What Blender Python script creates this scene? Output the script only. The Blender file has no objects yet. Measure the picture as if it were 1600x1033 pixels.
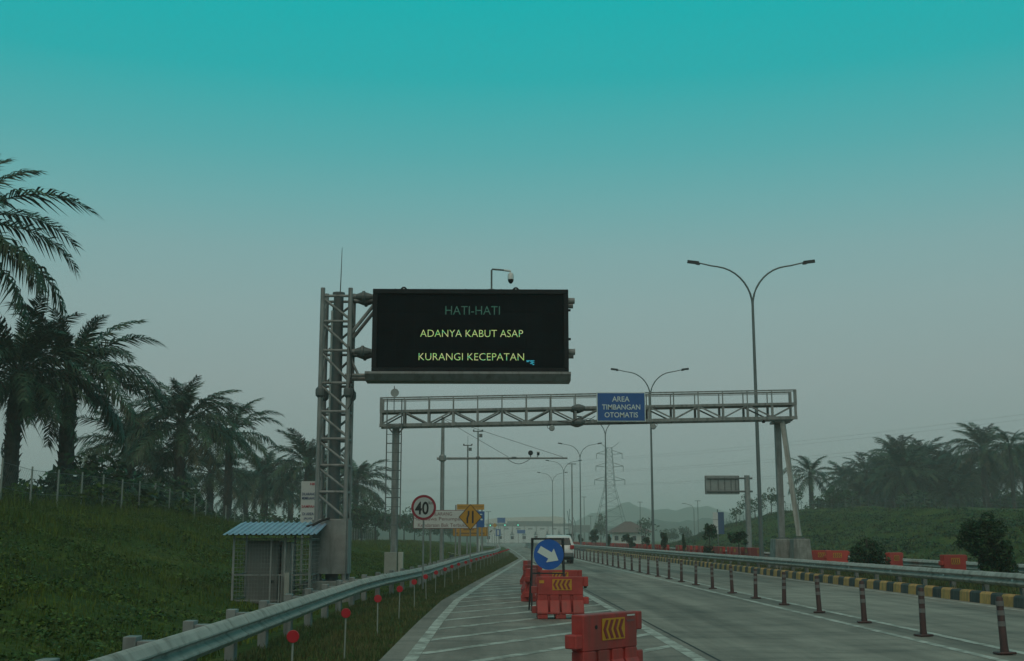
import bpy, bmesh, math, random
import numpy as np
from mathutils import noise, Vector, Matrix, Euler

sc = bpy.context.scene
col = sc.collection
R = math.radians

# ------------------------------------------------------------------ camera
FPX = 1850.0                      # focal length in pixels of the 1600 px wide photograph
TH = math.atan(325.5 / FPX)       # pitch up
PS = math.atan(35 * math.cos(TH) / FPX)
cam_d = bpy.data.cameras.new("camera")
cam = bpy.data.objects.new("camera", cam_d)
col.objects.link(cam)
cam_d.sensor_width = 36
cam_d.lens = FPX / 1600 * 36
cam_d.clip_start = 0.1
cam_d.clip_end = 6000
cam.location = (0, 0, 1.5)
cam.rotation_euler = (math.pi / 2 + TH, 0, -PS)
sc.camera = cam

# ------------------------------------------------------------------ sky, sun, exposure
SUN_EL, SUN_AZ = 58, 186          # degrees; azimuth clockwise from +Y (behind the camera)
world = bpy.data.worlds.new("World")
sc.world = world
world.use_nodes = True
wn, wl = world.node_tree.nodes, world.node_tree.links
wn.clear()
w_out = wn.new("ShaderNodeOutputWorld")
w_bg = wn.new("ShaderNodeBackground")
w_tc = wn.new("ShaderNodeTexCoord")
w_sep = wn.new("ShaderNodeSeparateXYZ")
w_ramp = wn.new("ShaderNodeValToRGB")
w_sky = wn.new("ShaderNodeTexSky")
w_sky.sky_type = 'NISHITA'
w_sky.sun_disc = False
w_sky.sun_elevation = R(SUN_EL)
w_sky.sun_rotation = R(SUN_AZ)
w_sky.dust_density = 4
w_scale = wn.new("ShaderNodeVectorMath"); w_scale.operation = 'SCALE'
w_scale.inputs[3].default_value = 0.05
w_mix = wn.new("ShaderNodeMixRGB"); w_mix.inputs[0].default_value = 0.008
wl.new(w_tc.outputs["Generated"], w_sep.inputs[0])
wl.new(w_sep.outputs[2], w_ramp.inputs[0])
wl.new(w_sky.outputs[0], w_scale.inputs[0])
wl.new(w_ramp.outputs[0], w_mix.inputs[1])
wl.new(w_scale.outputs[0], w_mix.inputs[2])
wl.new(w_mix.outputs[0], w_bg.inputs[0])
wl.new(w_bg.outputs[0], w_out.inputs[0])
w_bg.inputs[1].default_value = 1.0
SKY = [(0.0, (.235, .30, .288)), (.06, (.265, .34, .33)), (.13, (.287, .376, .37)), (.19, (.265, .398, .396)), (.235, (.222, .405, .41)), (.275, (.155, .41, .42)),
       (.317, (.085, .408, .422)), (.375, (.018, .412, .425)), (.44, (.0, .43, .437)), (.6, (.0, .29, .305)), (1.0, (.004, .13, .15))]
els = w_ramp.color_ramp.elements
while len(els) > 1:
    els.remove(els[-1])
els[0].position = SKY[0][0]; els[0].color = (*SKY[0][1], 1)
for p, c in SKY[1:]:
    e = els.new(p); e.color = (*c, 1)

sun_d = bpy.data.lights.new("sun", 'SUN')
sun_d.energy = 1.15
sun_d.angle = R(80)
sun_d.color = (1.0, .64, .45)
sun = bpy.data.objects.new("sun", sun_d)
col.objects.link(sun)
az = R(SUN_AZ); el = R(SUN_EL)
sdir = Vector((math.sin(az) * math.cos(el), math.cos(az) * math.cos(el), math.sin(el)))
sun.rotation_euler = sdir.to_track_quat('Z', 'Y').to_euler()
sun.location = (0, 0, 40)

sc.view_settings.view_transform = 'Standard'
sc.view_settings.look = 'None'
sc.view_settings.exposure = 0
sc.view_settings.gamma = 1
sc.view_settings.use_curve_mapping = False
sc.render.engine = 'CYCLES'
sc.cycles.use_denoising = True
sc.cycles.max_bounces = 6
sc.cycles.diffuse_bounces = 2
sc.cycles.glossy_bounces = 2
sc.cycles.volume_bounces = 2
sc.cycles.transparent_max_bounces = 8
sc.cycles.caustics_reflective = False
sc.cycles.caustics_refractive = False


# ------------------------------------------------------------------ helpers
def at(px, py, d):
    """World point at distance d down the road on the line of sight measured in the photograph."""
    x = (px - 800) / FPX; u = -(py - 516.5) / FPX
    f = math.cos(TH) - u * math.sin(TH); z = math.sin(TH) + u * math.cos(TH)
    X = x * math.cos(PS) + f * math.sin(PS); Y = -x * math.sin(PS) + f * math.cos(PS)
    t = d / Y
    return Vector((X * t, d, 1.5 + z * t))


def interp(tab, v):
    if v <= tab[0][0]: return tab[0][1]
    for (a, b), (c, d) in zip(tab, tab[1:]):
        if v <= c:
            return b + (d - b) * (v - a) / (c - a)
    return tab[-1][1]


class MB:
    def __init__(self):
        self.v = []; self.f = []
    def add(self, vs, fs):
        n = len(self.v)
        self.v += [tuple(q) for q in vs]
        self.f += [tuple(i + n for i in q) for q in fs]
        return self
    def box(self, c, s, rz=0, rot=None):
        hx, hy, hz = s[0] / 2, s[1] / 2, s[2] / 2
        m = rot if rot is not None else Matrix.Rotation(rz, 3, 'Z')
        c = Vector(c)
        vs = [c + m @ Vector((x, y, z)) for x in (-hx, hx) for y in (-hy, hy) for z in (-hz, hz)]
        return self.add(vs, [(0, 1, 3, 2), (4, 6, 7, 5), (0, 4, 5, 1), (2, 3, 7, 6), (0, 2, 6, 4), (1, 5, 7, 3)])
    def lohi(self, a, b):
        return self.box([(p + q) / 2 for p, q in zip(a, b)], [abs(q - p) for p, q in zip(a, b)])
    def bar(self, p, q, w, h=None):
        """square bar from p to q"""
        p, q = Vector(p), Vector(q); d = q - p
        if d.length < 1e-6: return self
        rot = d.to_track_quat('Z', 'Y').to_matrix()
        return self.box((p + q) / 2, (w, h or w, d.length), rot=rot)
    def tube(self, pts, r, n=8, cap=True):
        pts = [Vector(p) for p in pts]
        rs = r if isinstance(r, (list, tuple)) else [r] * len(pts)
        base = len(self.v); N = len(pts)
        for i, p in enumerate(pts):
            a = pts[max(0, i - 1)]; b = pts[min(N - 1, i + 1)]
            d = (b - a)
            if d.length < 1e-7: d = Vector((0, 0, 1))
            d.normalize()
            up = Vector((0, 0, 1)) if abs(d.z) < .95 else Vector((0, 1, 0))
            s = d.cross(up).normalized(); t = s.cross(d)
            for k in range(n):
                A = 2 * math.pi * k / n
                self.v.append(tuple(p + (s * math.cos(A) + t * math.sin(A)) * rs[i]))
        for i in range(N - 1):
            for k in range(n):
                k2 = (k + 1) % n
                self.f.append((base + i * n + k, base + i * n + k2, base + (i + 1) * n + k2, base + (i + 1) * n + k))
        if cap:
            self.f.append(tuple(base + k for k in range(n))[::-1])
            self.f.append(tuple(base + (N - 1) * n + k for k in range(n)))
        return self
    def prism(self, poly, a, b, axis='y'):
        """polygon (u, v) extruded along an axis: y -> (u, ., v); x -> (., u, v); z -> (u, v, .)"""
        n = len(poly)
        def P(u, v, w):
            return (u, w, v) if axis == 'y' else ((w, u, v) if axis == 'x' else (u, v, w))
        vs = [P(u, v, a) for u, v in poly] + [P(u, v, b) for u, v in poly]
        fs = [tuple(range(n)), tuple(range(2 * n - 1, n - 1, -1))]
        fs += [(i, n + i, n + (i + 1) % n, (i + 1) % n) for i in range(n)]
        return self.add(vs, fs)
    def mesh(self, name, mat, bevel=0, smooth=False, segs=1):
        me = bpy.data.meshes.new(name)
        me.from_pydata(self.v, [], self.f)
        bm = bmesh.new(); bm.from_mesh(me)
        bmesh.ops.recalc_face_normals(bm, faces=bm.faces)
        if bevel:
            bmesh.ops.bevel(bm, geom=[e for e in bm.edges if len(e.link_faces) == 2 and e.calc_face_angle(0) > .5], offset=bevel, segments=segs, affect='EDGES', clamp_overlap=True)
        bm.to_mesh(me); bm.free()
        if smooth:
            me.polygons.foreach_set('use_smooth', [True] * len(me.polygons))
            try: me.set_sharp_from_angle(angle=R(45))
            except Exception: pass
        if mat: me.materials.append(mat)
        return me
    def build(self, name, mat, parent=None, bevel=0, smooth=False, loc=None):
        return obj(name, self.mesh(name, mat, bevel, smooth), parent, loc)


def obj(name, me, parent=None, loc=None, rot=None, scale=None):
    o = bpy.data.objects.new(name, me)
    col.objects.link(o)
    if parent is not None: o.parent = parent
    if loc is not None: o.location = loc
    if rot is not None: o.rotation_euler = rot
    if scale is not None: o.scale = scale
    return o


def tag(o, label=None, cat=None, group=None, kind=None):
    if label: o["label"] = label
    if cat: o["category"] = cat
    if group: o["group"] = group
    if kind: o["kind"] = kind
    return o


def thing(name, label, cat, loc=(0, 0, 0), rz=0, group=None):
    o = obj(name, None, None, loc, (0, 0, rz))
    o.empty_display_size = .2
    return tag(o, label, cat, group)


def copy_tree(o, parent=None):
    c = o.copy(); col.objects.link(c)
    c.parent = parent
    for ch in list(o.children):
        copy_tree(ch, c)
    return c


# ------------------------------------------------------------------ materials
MATS = {}
def mat(name, color, rough=.7, metal=0., var=.0, scale=6., bump=0., bscale=40., emit=None, estr=0., spec=.5, color2=None, island=0., dirt=None):
    m = bpy.data.materials.new(name); m.use_nodes = True
    n, l = m.node_tree.nodes, m.node_tree.links
    b = n["Principled BSDF"]
    b.inputs["Roughness"].default_value = rough
    b.inputs["Metallic"].default_value = metal
    b.inputs["Specular IOR Level"].default_value = spec
    b.inputs["Base Color"].default_value = (*color, 1)
    out = None
    if var or color2:
        g = n.new("ShaderNodeNewGeometry"); t = n.new("ShaderNodeTexNoise")
        t.inputs["Scale"].default_value = scale; t.inputs["Detail"].default_value = 6; t.inputs["Roughness"].default_value = .65
        l.new(g.outputs["Position"], t.inputs["Vector"])
        r = n.new("ShaderNodeValToRGB")
        c2 = color2 or tuple(max(0, c * (1 + var)) for c in color)
        c1 = color if color2 else tuple(max(0, c * (1 - var)) for c in color)
        r.color_ramp.elements[0].position = .32; r.color_ramp.elements[1].position = .68
        r.color_ramp.elements[0].color = (*c1, 1); r.color_ramp.elements[1].color = (*c2, 1)
        l.new(t.outputs[0], r.inputs[0]); out = r.outputs[0]
    if dirt:       # vertical streaks / stains with a shape of their own
        g2 = n.new("ShaderNodeNewGeometry"); mp = n.new("ShaderNodeMapping"); t2 = n.new("ShaderNodeTexNoise")
        mp.inputs["Scale"].default_value = (7, 7, .8); t2.inputs["Scale"].default_value = 1.0; t2.inputs["Detail"].default_value = 5
        l.new(g2.outputs["Position"], mp.inputs[0]); l.new(mp.outputs[0], t2.inputs["Vector"])
        r2 = n.new("ShaderNodeValToRGB"); r2.color_ramp.elements[0].position = .48; r2.color_ramp.elements[1].position = .72
        mx = n.new("ShaderNodeMixRGB"); mx.inputs[2].default_value = (*dirt, 1)
        l.new(t2.outputs[0], r2.inputs[0]); l.new(r2.outputs[0], mx.inputs[0])
        if out: l.new(out, mx.inputs[1])
        else: mx.inputs[1].default_value = (*color, 1)
        out = mx.outputs[0]
    if island:
        g3 = n.new("ShaderNodeNewGeometry"); oi = n.new("ShaderNodeObjectInfo")
        ad = n.new("ShaderNodeMath"); ad.operation = 'ADD'; fr = n.new("ShaderNodeMath"); fr.operation = 'FRACT'
        l.new(g3.outputs["Random Per Island"], ad.inputs[0]); l.new(oi.outputs["Random"], ad.inputs[1]); l.new(ad.outputs[0], fr.inputs[0])
        mr = n.new("ShaderNodeMapRange"); mr.inputs[3].default_value = 1 - island; mr.inputs[4].default_value = 1 + island
        l.new(fr.outputs[0], mr.inputs[0])
        vm = n.new("ShaderNodeVectorMath"); vm.operation = 'SCALE'
        if out: l.new(out, vm.inputs[0])
        else: vm.inputs[0].default_value = color
        l.new(mr.outputs[0], vm.inputs[3]); out = vm.outputs[0]
    if out: l.new(out, b.inputs["Base Color"])
    if bump:
        g4 = n.new("ShaderNodeNewGeometry"); t4 = n.new("ShaderNodeTexNoise"); t4.inputs["Scale"].default_value = bscale; t4.inputs["Detail"].default_value = 4
        bp = n.new("ShaderNodeBump"); bp.inputs["Strength"].default_value = bump; bp.inputs["Distance"].default_value = .02
        l.new(g4.outputs["Position"], t4.inputs["Vector"]); l.new(t4.outputs[0], bp.inputs["Height"]); l.new(bp.outputs[0], b.inputs["Normal"])
    if emit:
        b.inputs["Emission Color"].default_value = (*emit, 1); b.inputs["Emission Strength"].default_value = estr
    MATS[name] = m
    return m


M = MATS
mat('galv', (.24, .245, .24), .6, .1, var=.18, scale=3, dirt=(.12, .13, .125))
mat('galv_rail', (.40, .385, .36), .65, .0, var=.16, scale=2.2, dirt=(.22, .205, .18), spec=.25)
mat('galv_dark', (.12, .135, .135), .6, .2, var=.2, scale=4)
mat('grey_paint', (.17, .185, .185), .55, 0, var=.1, scale=3, dirt=(.11, .115, .11))
mat('pole', (.14, .16, .16), .5, .2, var=.1, scale=1)
mat('black_metal', (.010, .012, .014), .6, 0, var=.3, scale=3, spec=.2)
mat('led_face', (.004, .006, .008), .8, 0, var=.3, scale=2, spec=.08)
mat('peg_grey', (.27, .28, .25), .6)
mat('rubber', (.02, .02, .02), .8)
mat('dark_steel', (.02, .022, .024), .5, .2)
mat('white_plastic', (.62, .64, .63), .4)
mat('glass_dark', (.012, .016, .02), .12, spec=.6)
mat('concrete_block', (.24, .245, .23), .9, 0, var=.3, scale=2.5, bump=.4, bscale=18, dirt=(.10, .105, .095))
mat('barrier_red', (.36, .038, .032), .55, 0, var=.24, scale=3.5, dirt=(.22, .05, .042), island=.06)
mat('barrier_far', (.42, .04, .03), .55, 0, var=.15, scale=1.3, island=.15)
mat('panel_yellow', (.52, .25, .018), .45, 0, var=.1, scale=8)
mat('panel_red', (.22, .03, .025), .5)
mat('sign_white', (.55, .55, .54), .45, 0, var=.06, scale=2)
mat('sign_red', (.33, .018, .035), .45)
mat('sign_blue', (.012, .085, .30), .4, 0, var=.1, scale=2)
mat('arrow_blue', (.008, .10, .42), .4, 0, var=.08, scale=3)
mat('arrow_white', (.62, .68, .66), .45)
mat('sign_yellow', (.50, .235, .012), .45, 0, var=.08, scale=2)
mat('ink_black', (.015, .015, .016), .6)
mat('ink_brown', (.22, .11, .02), .6)
mat('ink_maroon', (.19, .07, .075), .6)
mat('ink_blue', (.03, .07, .16), .6)
mat('ink_red', (.42, .05, .07), .6)
mat('sign_back', (.26, .275, .27), .6, .1, var=.2, scale=2)
mat('reflector_red', (.42, .006, .016), .35, 0, spec=.6)
mat('post_brown', (.065, .026, .024), .6, 0, var=.15, scale=9)
mat('post_band', (.16, .145, .14), .5, 0, var=.2, scale=9)
mat('kerb_yellow', (.50, .27, .085), .8, 0, var=.22, scale=5, dirt=(.25, .18, .07), island=.1)
mat('kerb_black', (.035, .043, .043), .8, 0, var=.3, scale=5, dirt=(.09, .09, .08), island=.15)
mat('roof_blue', (.27, .37, .50), .45, .05, var=.12, scale=3, dirt=(.2, .27, .35))
mat('cabinet', (.155, .155, .145), .55, 0, var=.1, scale=3)
mat('cabinet_lt', (.27, .275, .25), .6, 0, var=.1, scale=3)
mat('box_cream', (.40, .41, .37), .6, 0, var=.1, scale=3)
mat('palm_leaf', (.028, .062, .026), .55, 0, var=.35, scale=.8, island=.45, spec=.35)
mat('palm_leaf_old', (.085, .08, .045), .7, 0, var=.3, scale=.8, island=.45, spec=.25)
mat('palm_trunk', (.045, .04, .032), .9, 0, var=.4, scale=4, bump=.6, bscale=12)
mat('bush_leaf', (.03, .07, .024), .6, 0, var=.4, scale=1.2, island=.5, spec=.3)
mat('weed_leaf', (.05, .09, .012), .6, 0, var=.4, scale=1.2, island=.5, spec=.3)
mat('shrub_leaf', (.021, .052, .016), .6, 0, var=.35, scale=1.5, island=.55, spec=.3)
mat('bark', (.06, .05, .04), .9, 0, var=.3, scale=6)
mat('grass_blade', (.030, .066, .008), .7, 0, color2=(.115, .145, .020), scale=.28, island=.45, spec=.2)
mat('grass_short', (.05, .085, .026), .8, 0, color2=(.13, .12, .055), scale=.7, island=.4, spec=.15)
mat('hill_blade', (.038, .07, .025), .8, 0, color2=(.135, .16, .058), scale=.2, island=.35, spec=.15)
mat('soil', (.06, .075, .035), .95, 0, var=.4, scale=2)
mat('car_white', (.68, .69, .68), .3, 0, spec=.6)
mat('lamp_red', (.35, .01, .012), .3)
mat('toll_white', (.52, .55, .54), .6, 0, var=.06, scale=.3)
mat('toll_grey', (.20, .23, .22), .6, 0, var=.1, scale=.3)
mat('pale_roof', (.58, .57, .52), .6, 0, var=.08, scale=.1)
mat('signal_green', (.02, .3, .2), .4, emit=(.15, 1.0, .65), estr=1.3)
mat('house_wall', (.55, .54, .5), .8, 0, var=.1, scale=.6)
mat('house_roof', (.13, .085, .075), .8, 0, var=.2, scale=1)
mat('wire', (.05, .055, .055), .6)
mat('fence_wire', (.13, .145, .14), .6, .2)
mat('hill_far', (.035, .06, .04), .95, 0, var=.35, scale=.03)
mat('wood_far', (.035, .06, .03), .9, 0, var=.4, scale=.2, island=.4)


def paint_material():
    """worn road paint: white with patches rubbed down to the grey concrete"""
    m = mat('road_paint', (.58, .60, .585), .8)
    n, l = m.node_tree.nodes, m.node_tree.links; b = n["Principled BSDF"]
    g = n.new("ShaderNodeNewGeometry"); t = n.new("ShaderNodeTexNoise"); t.inputs["Scale"].default_value = 2.6; t.inputs["Detail"].default_value = 9; t.inputs["Roughness"].default_value = .72
    r = n.new("ShaderNodeValToRGB")
    r.color_ramp.elements[0].position = .43; r.color_ramp.elements[0].color = (.25, .24, .21, 1)
    r.color_ramp.elements[1].position = .57; r.color_ramp.elements[1].color = (.50, .505, .46, 1)
    l.new(g.outputs["Position"], t.inputs["Vector"]); l.new(t.outputs[0], r.inputs[0]); l.new(r.outputs[0], b.inputs["Base Color"])
paint_material()


def road_material(name, base, streaks):
    m = mat(name, base, .85, spec=.3)
    n, l = m.node_tree.nodes, m.node_tree.links; b = n["Principled BSDF"]
    g = n.new("ShaderNodeNewGeometry")
    def noise(scale, vec=(1, 1, 1), det=6, rough=.6):
        mp = n.new("ShaderNodeMapping"); mp.inputs["Scale"].default_value = vec
        t = n.new("ShaderNodeTexNoise"); t.inputs["Scale"].default_value = scale; t.inputs["Detail"].default_value = det; t.inputs["Roughness"].default_value = rough
        l.new(g.outputs["Position"], mp.inputs[0]); l.new(mp.outputs[0], t.inputs["Vector"]); return t.outputs[0]
    def ramp(v, a, b_, ca, cb):
        r = n.new("ShaderNodeValToRGB"); r.color_ramp.elements[0].position = a; r.color_ramp.elements[1].position = b_
        r.color_ramp.elements[0].color = (*ca, 1); r.color_ramp.elements[1].color = (*cb, 1); l.new(v, r.inputs[0]); return r.outputs[0]
    def mul(x, y):
        v = n.new("ShaderNodeMixRGB"); v.blend_type = 'MULTIPLY'; v.inputs[0].default_value = 1; l.new(x, v.inputs[1]); l.new(y, v.inputs[2]); return v.outputs[0]
    c = ramp(noise(.5, det=8), .3, .7, tuple(k * .80 for k in base), tuple(k * 1.16 for k in base))
    c = mul(c, ramp(noise(30, det=3), .3, .7, (.88,) * 3, (1.08,) * 3))
    c = mul(c, ramp(noise(1.0, (1.1, .05, 1), 4), .36, .62, (streaks,) * 3, (1, 1, 1)))            # rubber and oil worn along the wheel tracks
    c = mul(c, ramp(noise(1.0, (.5, 1.3, 1), 6, .7), .34, .52, (.72, .73, .74), (1.05, 1.05, 1.05)))           # transverse stains
    c = mul(c, ramp(noise(.8, (1.3, .35, 1), 9, .75), .33, .47, (.70, .71, .71), (1, 1, 1)))             # oil drips and old patches
    # saw-cut joints across the slabs every 5 m
    sp = n.new("ShaderNodeSeparateXYZ"); l.new(g.outputs["Position"], sp.inputs[0])
    md = n.new("ShaderNodeMath"); md.operation = 'MODULO'; md.inputs[1].default_value = 5.0
    ad = n.new("ShaderNodeMath"); ad.operation = 'ADD'; ad.inputs[1].default_value = 100.7
    l.new(sp.outputs[1], ad.inputs[0]); l.new(ad.outputs[0], md.inputs[0])
    cp = n.new("ShaderNodeMath"); cp.operation = 'GREATER_THAN'; cp.inputs[1].default_value = .05; l.new(md.outputs[0], cp.inputs[0])
    c = mul(c, ramp(cp.outputs[0], 0, 1, (.70,) * 3, (1, 1, 1)))
    l.new(c, b.inputs["Base Color"])
    t4 = n.new("ShaderNodeTexNoise"); t4.inputs["Scale"].default_value = 60; l.new(g.outputs["Position"], t4.inputs["Vector"])
    bp = n.new("ShaderNodeBump"); bp.inputs["Strength"].default_value = .25; bp.inputs["Distance"].default_value = .01
    l.new(t4.outputs[0], bp.inputs["Height"]); l.new(bp.outputs[0], b.inputs["Normal"])
road_material('road_concrete', (.30, .274, .236), .52)
road_material('shoulder_concrete', (.29, .258, .226), .60)
road_material('road_far', (.26, .255, .225), .85)


def ground_material():
    m = mat('ground_grass', (.055, .10, .03), .95, spec=.15)
    n, l = m.node_tree.nodes, m.node_tree.links; b = n["Principled BSDF"]
    g = n.new("ShaderNodeNewGeometry")
    def noise(s, d=8, r=.65):
        t = n.new("ShaderNodeTexNoise"); t.inputs["Scale"].default_value = s; t.inputs["Detail"].default_value = d; t.inputs["Roughness"].default_value = r
        l.new(g.outputs["Position"], t.inputs["Vector"]); return t.outputs[0]
    r = n.new("ShaderNodeValToRGB"); e = r.color_ramp.elements
    e[0].position = .3; e[0].color = (.030, .055, .010, 1); e[1].position = .7; e[1].color = (.115, .137, .028, 1)
    k = e.new(.5); k.color = (.055, .098, .016, 1)
    l.new(noise(.35), r.inputs[0])
    r2 = n.new("ShaderNodeValToRGB"); r2.color_ramp.elements[0].position = .35; r2.color_ramp.elements[1].position = .7
    r2.color_ramp.elements[0].color = (.5, .5, .5, 1); r2.color_ramp.elements[1].color = (1.25, 1.25, 1.2, 1)
    l.new(noise(7, 6), r2.inputs[0])
    x = n.new("ShaderNodeMixRGB"); x.blend_type = 'MULTIPLY'; x.inputs[0].default_value = 1
    l.new(r.outputs[0], x.inputs[1]); l.new(r2.outputs[0], x.inputs[2]); l.new(x.outputs[0], b.inputs["Base Color"])
    bp = n.new("ShaderNodeBump"); bp.inputs["Strength"].default_value = .9; bp.inputs["Distance"].default_value = .12
    l.new(noise(5, 8), bp.inputs["Height"]); l.new(bp.outputs[0], b.inputs["Normal"])
ground_material()


def led_material(name, cols, strength, vscale):
    m = mat(name, (.02, .03, .02), .6)
    n, l = m.node_tree.nodes, m.node_tree.links; b = n["Principled BSDF"]
    g = n.new("ShaderNodeNewGeometry"); mp = n.new("ShaderNodeMapping"); mp.inputs["Scale"].default_value = (vscale, 1, 2.2)
    t = n.new("ShaderNodeTexNoise"); t.inputs["Scale"].default_value = 4; t.inputs["Detail"].default_value = 3
    r = n.new("ShaderNodeValToRGB"); e = r.color_ramp.elements
    e[0].position = .34; e[0].color = (*cols[0], 1); e[1].position = .66; e[1].color = (*cols[-1], 1)
    for i, c in enumerate(cols[1:-1]):
        k = e.new(.34 + .32 * (i + 1) / (len(cols) - 1)); k.color = (*c, 1)
    l.new(g.outputs["Position"], mp.inputs[0]); l.new(mp.outputs[0], t.inputs["Vector"]); l.new(t.outputs[0], r.inputs[0])
    l.new(r.outputs[0], b.inputs["Emission Color"]); b.inputs["Emission Strength"].default_value = strength
led_material('led_text', [(.10, .55, .18), (.40, .55, .12), (.55, .52, .30), (.30, .60, .12), (.12, .5, .28)], .85, 3)
led_material('led_dim', [(.0, .012, .012), (.01, .11, .07), (.03, .04, .04), (.0, .10, .065)], .8, 9)
led_material('led_cyan', [(.0, .35, .5), (.05, .65, .8), (.0, .1, .15), (.1, .6, .8)], .8, 20)


# ------------------------------------------------------------------ lettering
def text_mesh(s, width=None, height=.3, name='lettering', m=None, depth=.006, bold=0.):
    c = bpy.data.curves.new('text', 'FONT'); c.body = s; c.align_x = 'CENTER'; c.align_y = 'CENTER'
    c.extrude = .01; c.resolution_u = 3; c.offset = bold
    o = bpy.data.objects.new('text', c); col.objects.link(o)
    dg = bpy.context.evaluated_depsgraph_get()
    me = bpy.data.meshes.new_from_object(o.evaluated_get(dg))
    bpy.data.objects.remove(o); bpy.data.curves.remove(c)
    n = len(me.vertices); a = np.empty(n * 3, dtype=np.float32); me.vertices.foreach_get('co', a); a = a.reshape(-1, 3)
    lo, hi = a.min(0), a.max(0); a -= (lo + hi) / 2
    sy = height / (hi[1] - lo[1]); sx = sy if width is None else width / (hi[0] - lo[0])
    b = np.empty_like(a); b[:, 0] = a[:, 0] * sx; b[:, 2] = a[:, 1] * sy; b[:, 1] = -a[:, 2] / .01 * depth / 2
    me.vertices.foreach_set('co', b.ravel()); me.update()
    me.materials.clear(); me.materials.append(m); me.name = name
    return me


TXT = {}
def T(key, *a, **k):
    TXT[key] = text_mesh(*a, **k)
T('v1', 'HATI-HATI', 1.48, .235, m=M['led_dim'], bold=-.005)
T('v2', 'ADANYA KABUT ASAP', 2.78, .195, m=M['led_text'], bold=-.012)
T('v3', 'KURANGI KECEPATAN', 2.84, .195, m=M['led_text'], bold=-.012)
T('g1', 'AREA', .78, .235, m=M['arrow_white'], bold=.01)
T('g2', 'TIMBANGAN', 1.72, .235, m=M['arrow_white'], bold=.01)
T('g3', 'OTOMATIS', 1.50, .235, m=M['arrow_white'], bold=.01)
T('40', '40', .42, .40, m=M['ink_black'], bold=.02)
T('km', 'Km', .13, .09, m=M['ink_black'])
T('d1', 'DILARANG', 1.25, .21, m=M['ink_maroon'])
T('d2', 'Membawa Penumpang di', 3.45, .27, m=M['ink_maroon'])
T('d3', 'Kendaraan Bak Terbuka', 2.95, .21, m=M['ink_maroon'])
for k, s, w, mm in [('b1', 'DILARANG', .80, 'ink_blue'), ('b2', 'MEMBUANG', .80, 'ink_blue'), ('b3', 'SAMPAH', .82, 'ink_red'), ('b4', 'DI AREA', .68, 'ink_blue'), ('b5', 'JALAN', .52, 'ink_blue'), ('b6', 'TOL', .36, 'ink_blue')]:
    T(k, s, w * .5, .085, m=M[mm], bold=.015)
T('hk', 'HK', .17, .075, m=M['ink_red'], bold=.03)

# ------------------------------------------------------------------ terrain and roads
EDGE = [(-30, -1.02), (15, -1.0), (22, -.94), (30, -.8), (42, -.19), (60, .82), (92.5, 2.62), (143, 2.9), (235, 3.2)]
RAIL = [(-6, -3.1), (27, -2.99), (31, -2.87), (34, -2.58), (40, -2.15), (57, -1.6), (77, -.86), (104, .45), (130, 1.15), (205, 1.35)]
CREST_L = [(0, 2.5), (66, 2.45), (76, 2.1), (86, 1.65), (96, 1.15), (120, 1.05), (200, 1.1), (300, .9), (420, .4), (700, 0)]
CREST_R = [(0, 2.2), (60, 2.8), (100, 3.4), (150, 5.1), (240, 5.2), (300, 4.2), (360, 2.5), (430, .8), (600, 0)]


TOE_R = [(0, 24.3), (170, 24.3), (240, 34), (320, 50), (430, 70)]


def sstep(a, b, x):
    t = min(1, max(0, (x - a) / (b - a))); return t * t * (3 - 2 * t)


def terrain(x, y):
    z = -.03
    toe = interp(RAIL, y) - 1.7
    if x < toe + 1.6:
        h = interp(CREST_L, y)
        z += -.16 * sstep(toe + 1.6, toe, x)
        t = min(1, max(0, (toe - .4 - x) / 12.2))
        z += (h + .16) * (t * .55 + .45 * t * t * (3 - 2 * t))
        z += (.22 * noise.noise((x * .45, y * .3, 0)) + .10 * noise.noise((x * 1.4, y * 1.1, 5.0))) * min(1, t * 4)
    tr = interp(TOE_R, y)
    if x > tr:
        h = interp(CREST_R, y)
        t = min(1, (x - tr) / 19.0)
        z += h * (t * .6 + .4 * t * t * (3 - 2 * t)) + (.55 * (noise.noise((x * .22, y * .10, 3.0))) + .16 * noise.noise((x * .7, y * .3, 1.0)) + .22 * abs(math.sin(x * 1.1 + y * .12 + 2 * noise.noise((x * .1, y * .05, 8.0))))) * min(1, t * 3)
        z += .9 * sstep(60, 160, x) * min(1, h / 3)
    return z


def axis(ranges):
    out = []
    for a, b, s in ranges:
        n = max(1, int(round((b - a) / s)))
        out += [a + (b - a) * i / n for i in range(n)]
    out.append(ranges[-1][1]); return out


gx = axis([(-1700, -300, 200), (-300, -60, 20), (-60, -24, 3), (-24, -1, .5), (-1, 24, 2.5), (24, 50, 1), (50, 90, 5), (90, 300, 30), (300, 1700, 200)])
gy = axis([(-250, -10, 20), (-10, 110, 1), (110, 320, 2), (320, 700, 20), (700, 2150, 145)])
b = MB(); nx = len(gx)
for y in gy:
    for x in gx: b.v.append((x, y, terrain(x, y)))
for j in range(len(gy) - 1):
    for i in range(nx - 1):
        b.f.append((j * nx + i, j * nx + i + 1, (j + 1) * nx + i + 1, (j + 1) * nx + i))
tag(b.build('ground', M['ground_grass'], smooth=True), kind='structure')


def ribbon(mb, xs0, xs1, ys, z):
    n = len(mb.v)
    for y in ys:
        mb.v.append((xs0(y), y, z)); mb.v.append((xs1(y), y, z))
    for i in range(len(ys) - 1):
        a = n + 2 * i; mb.f.append((a, a + 1, a + 3, a + 2))


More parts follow.
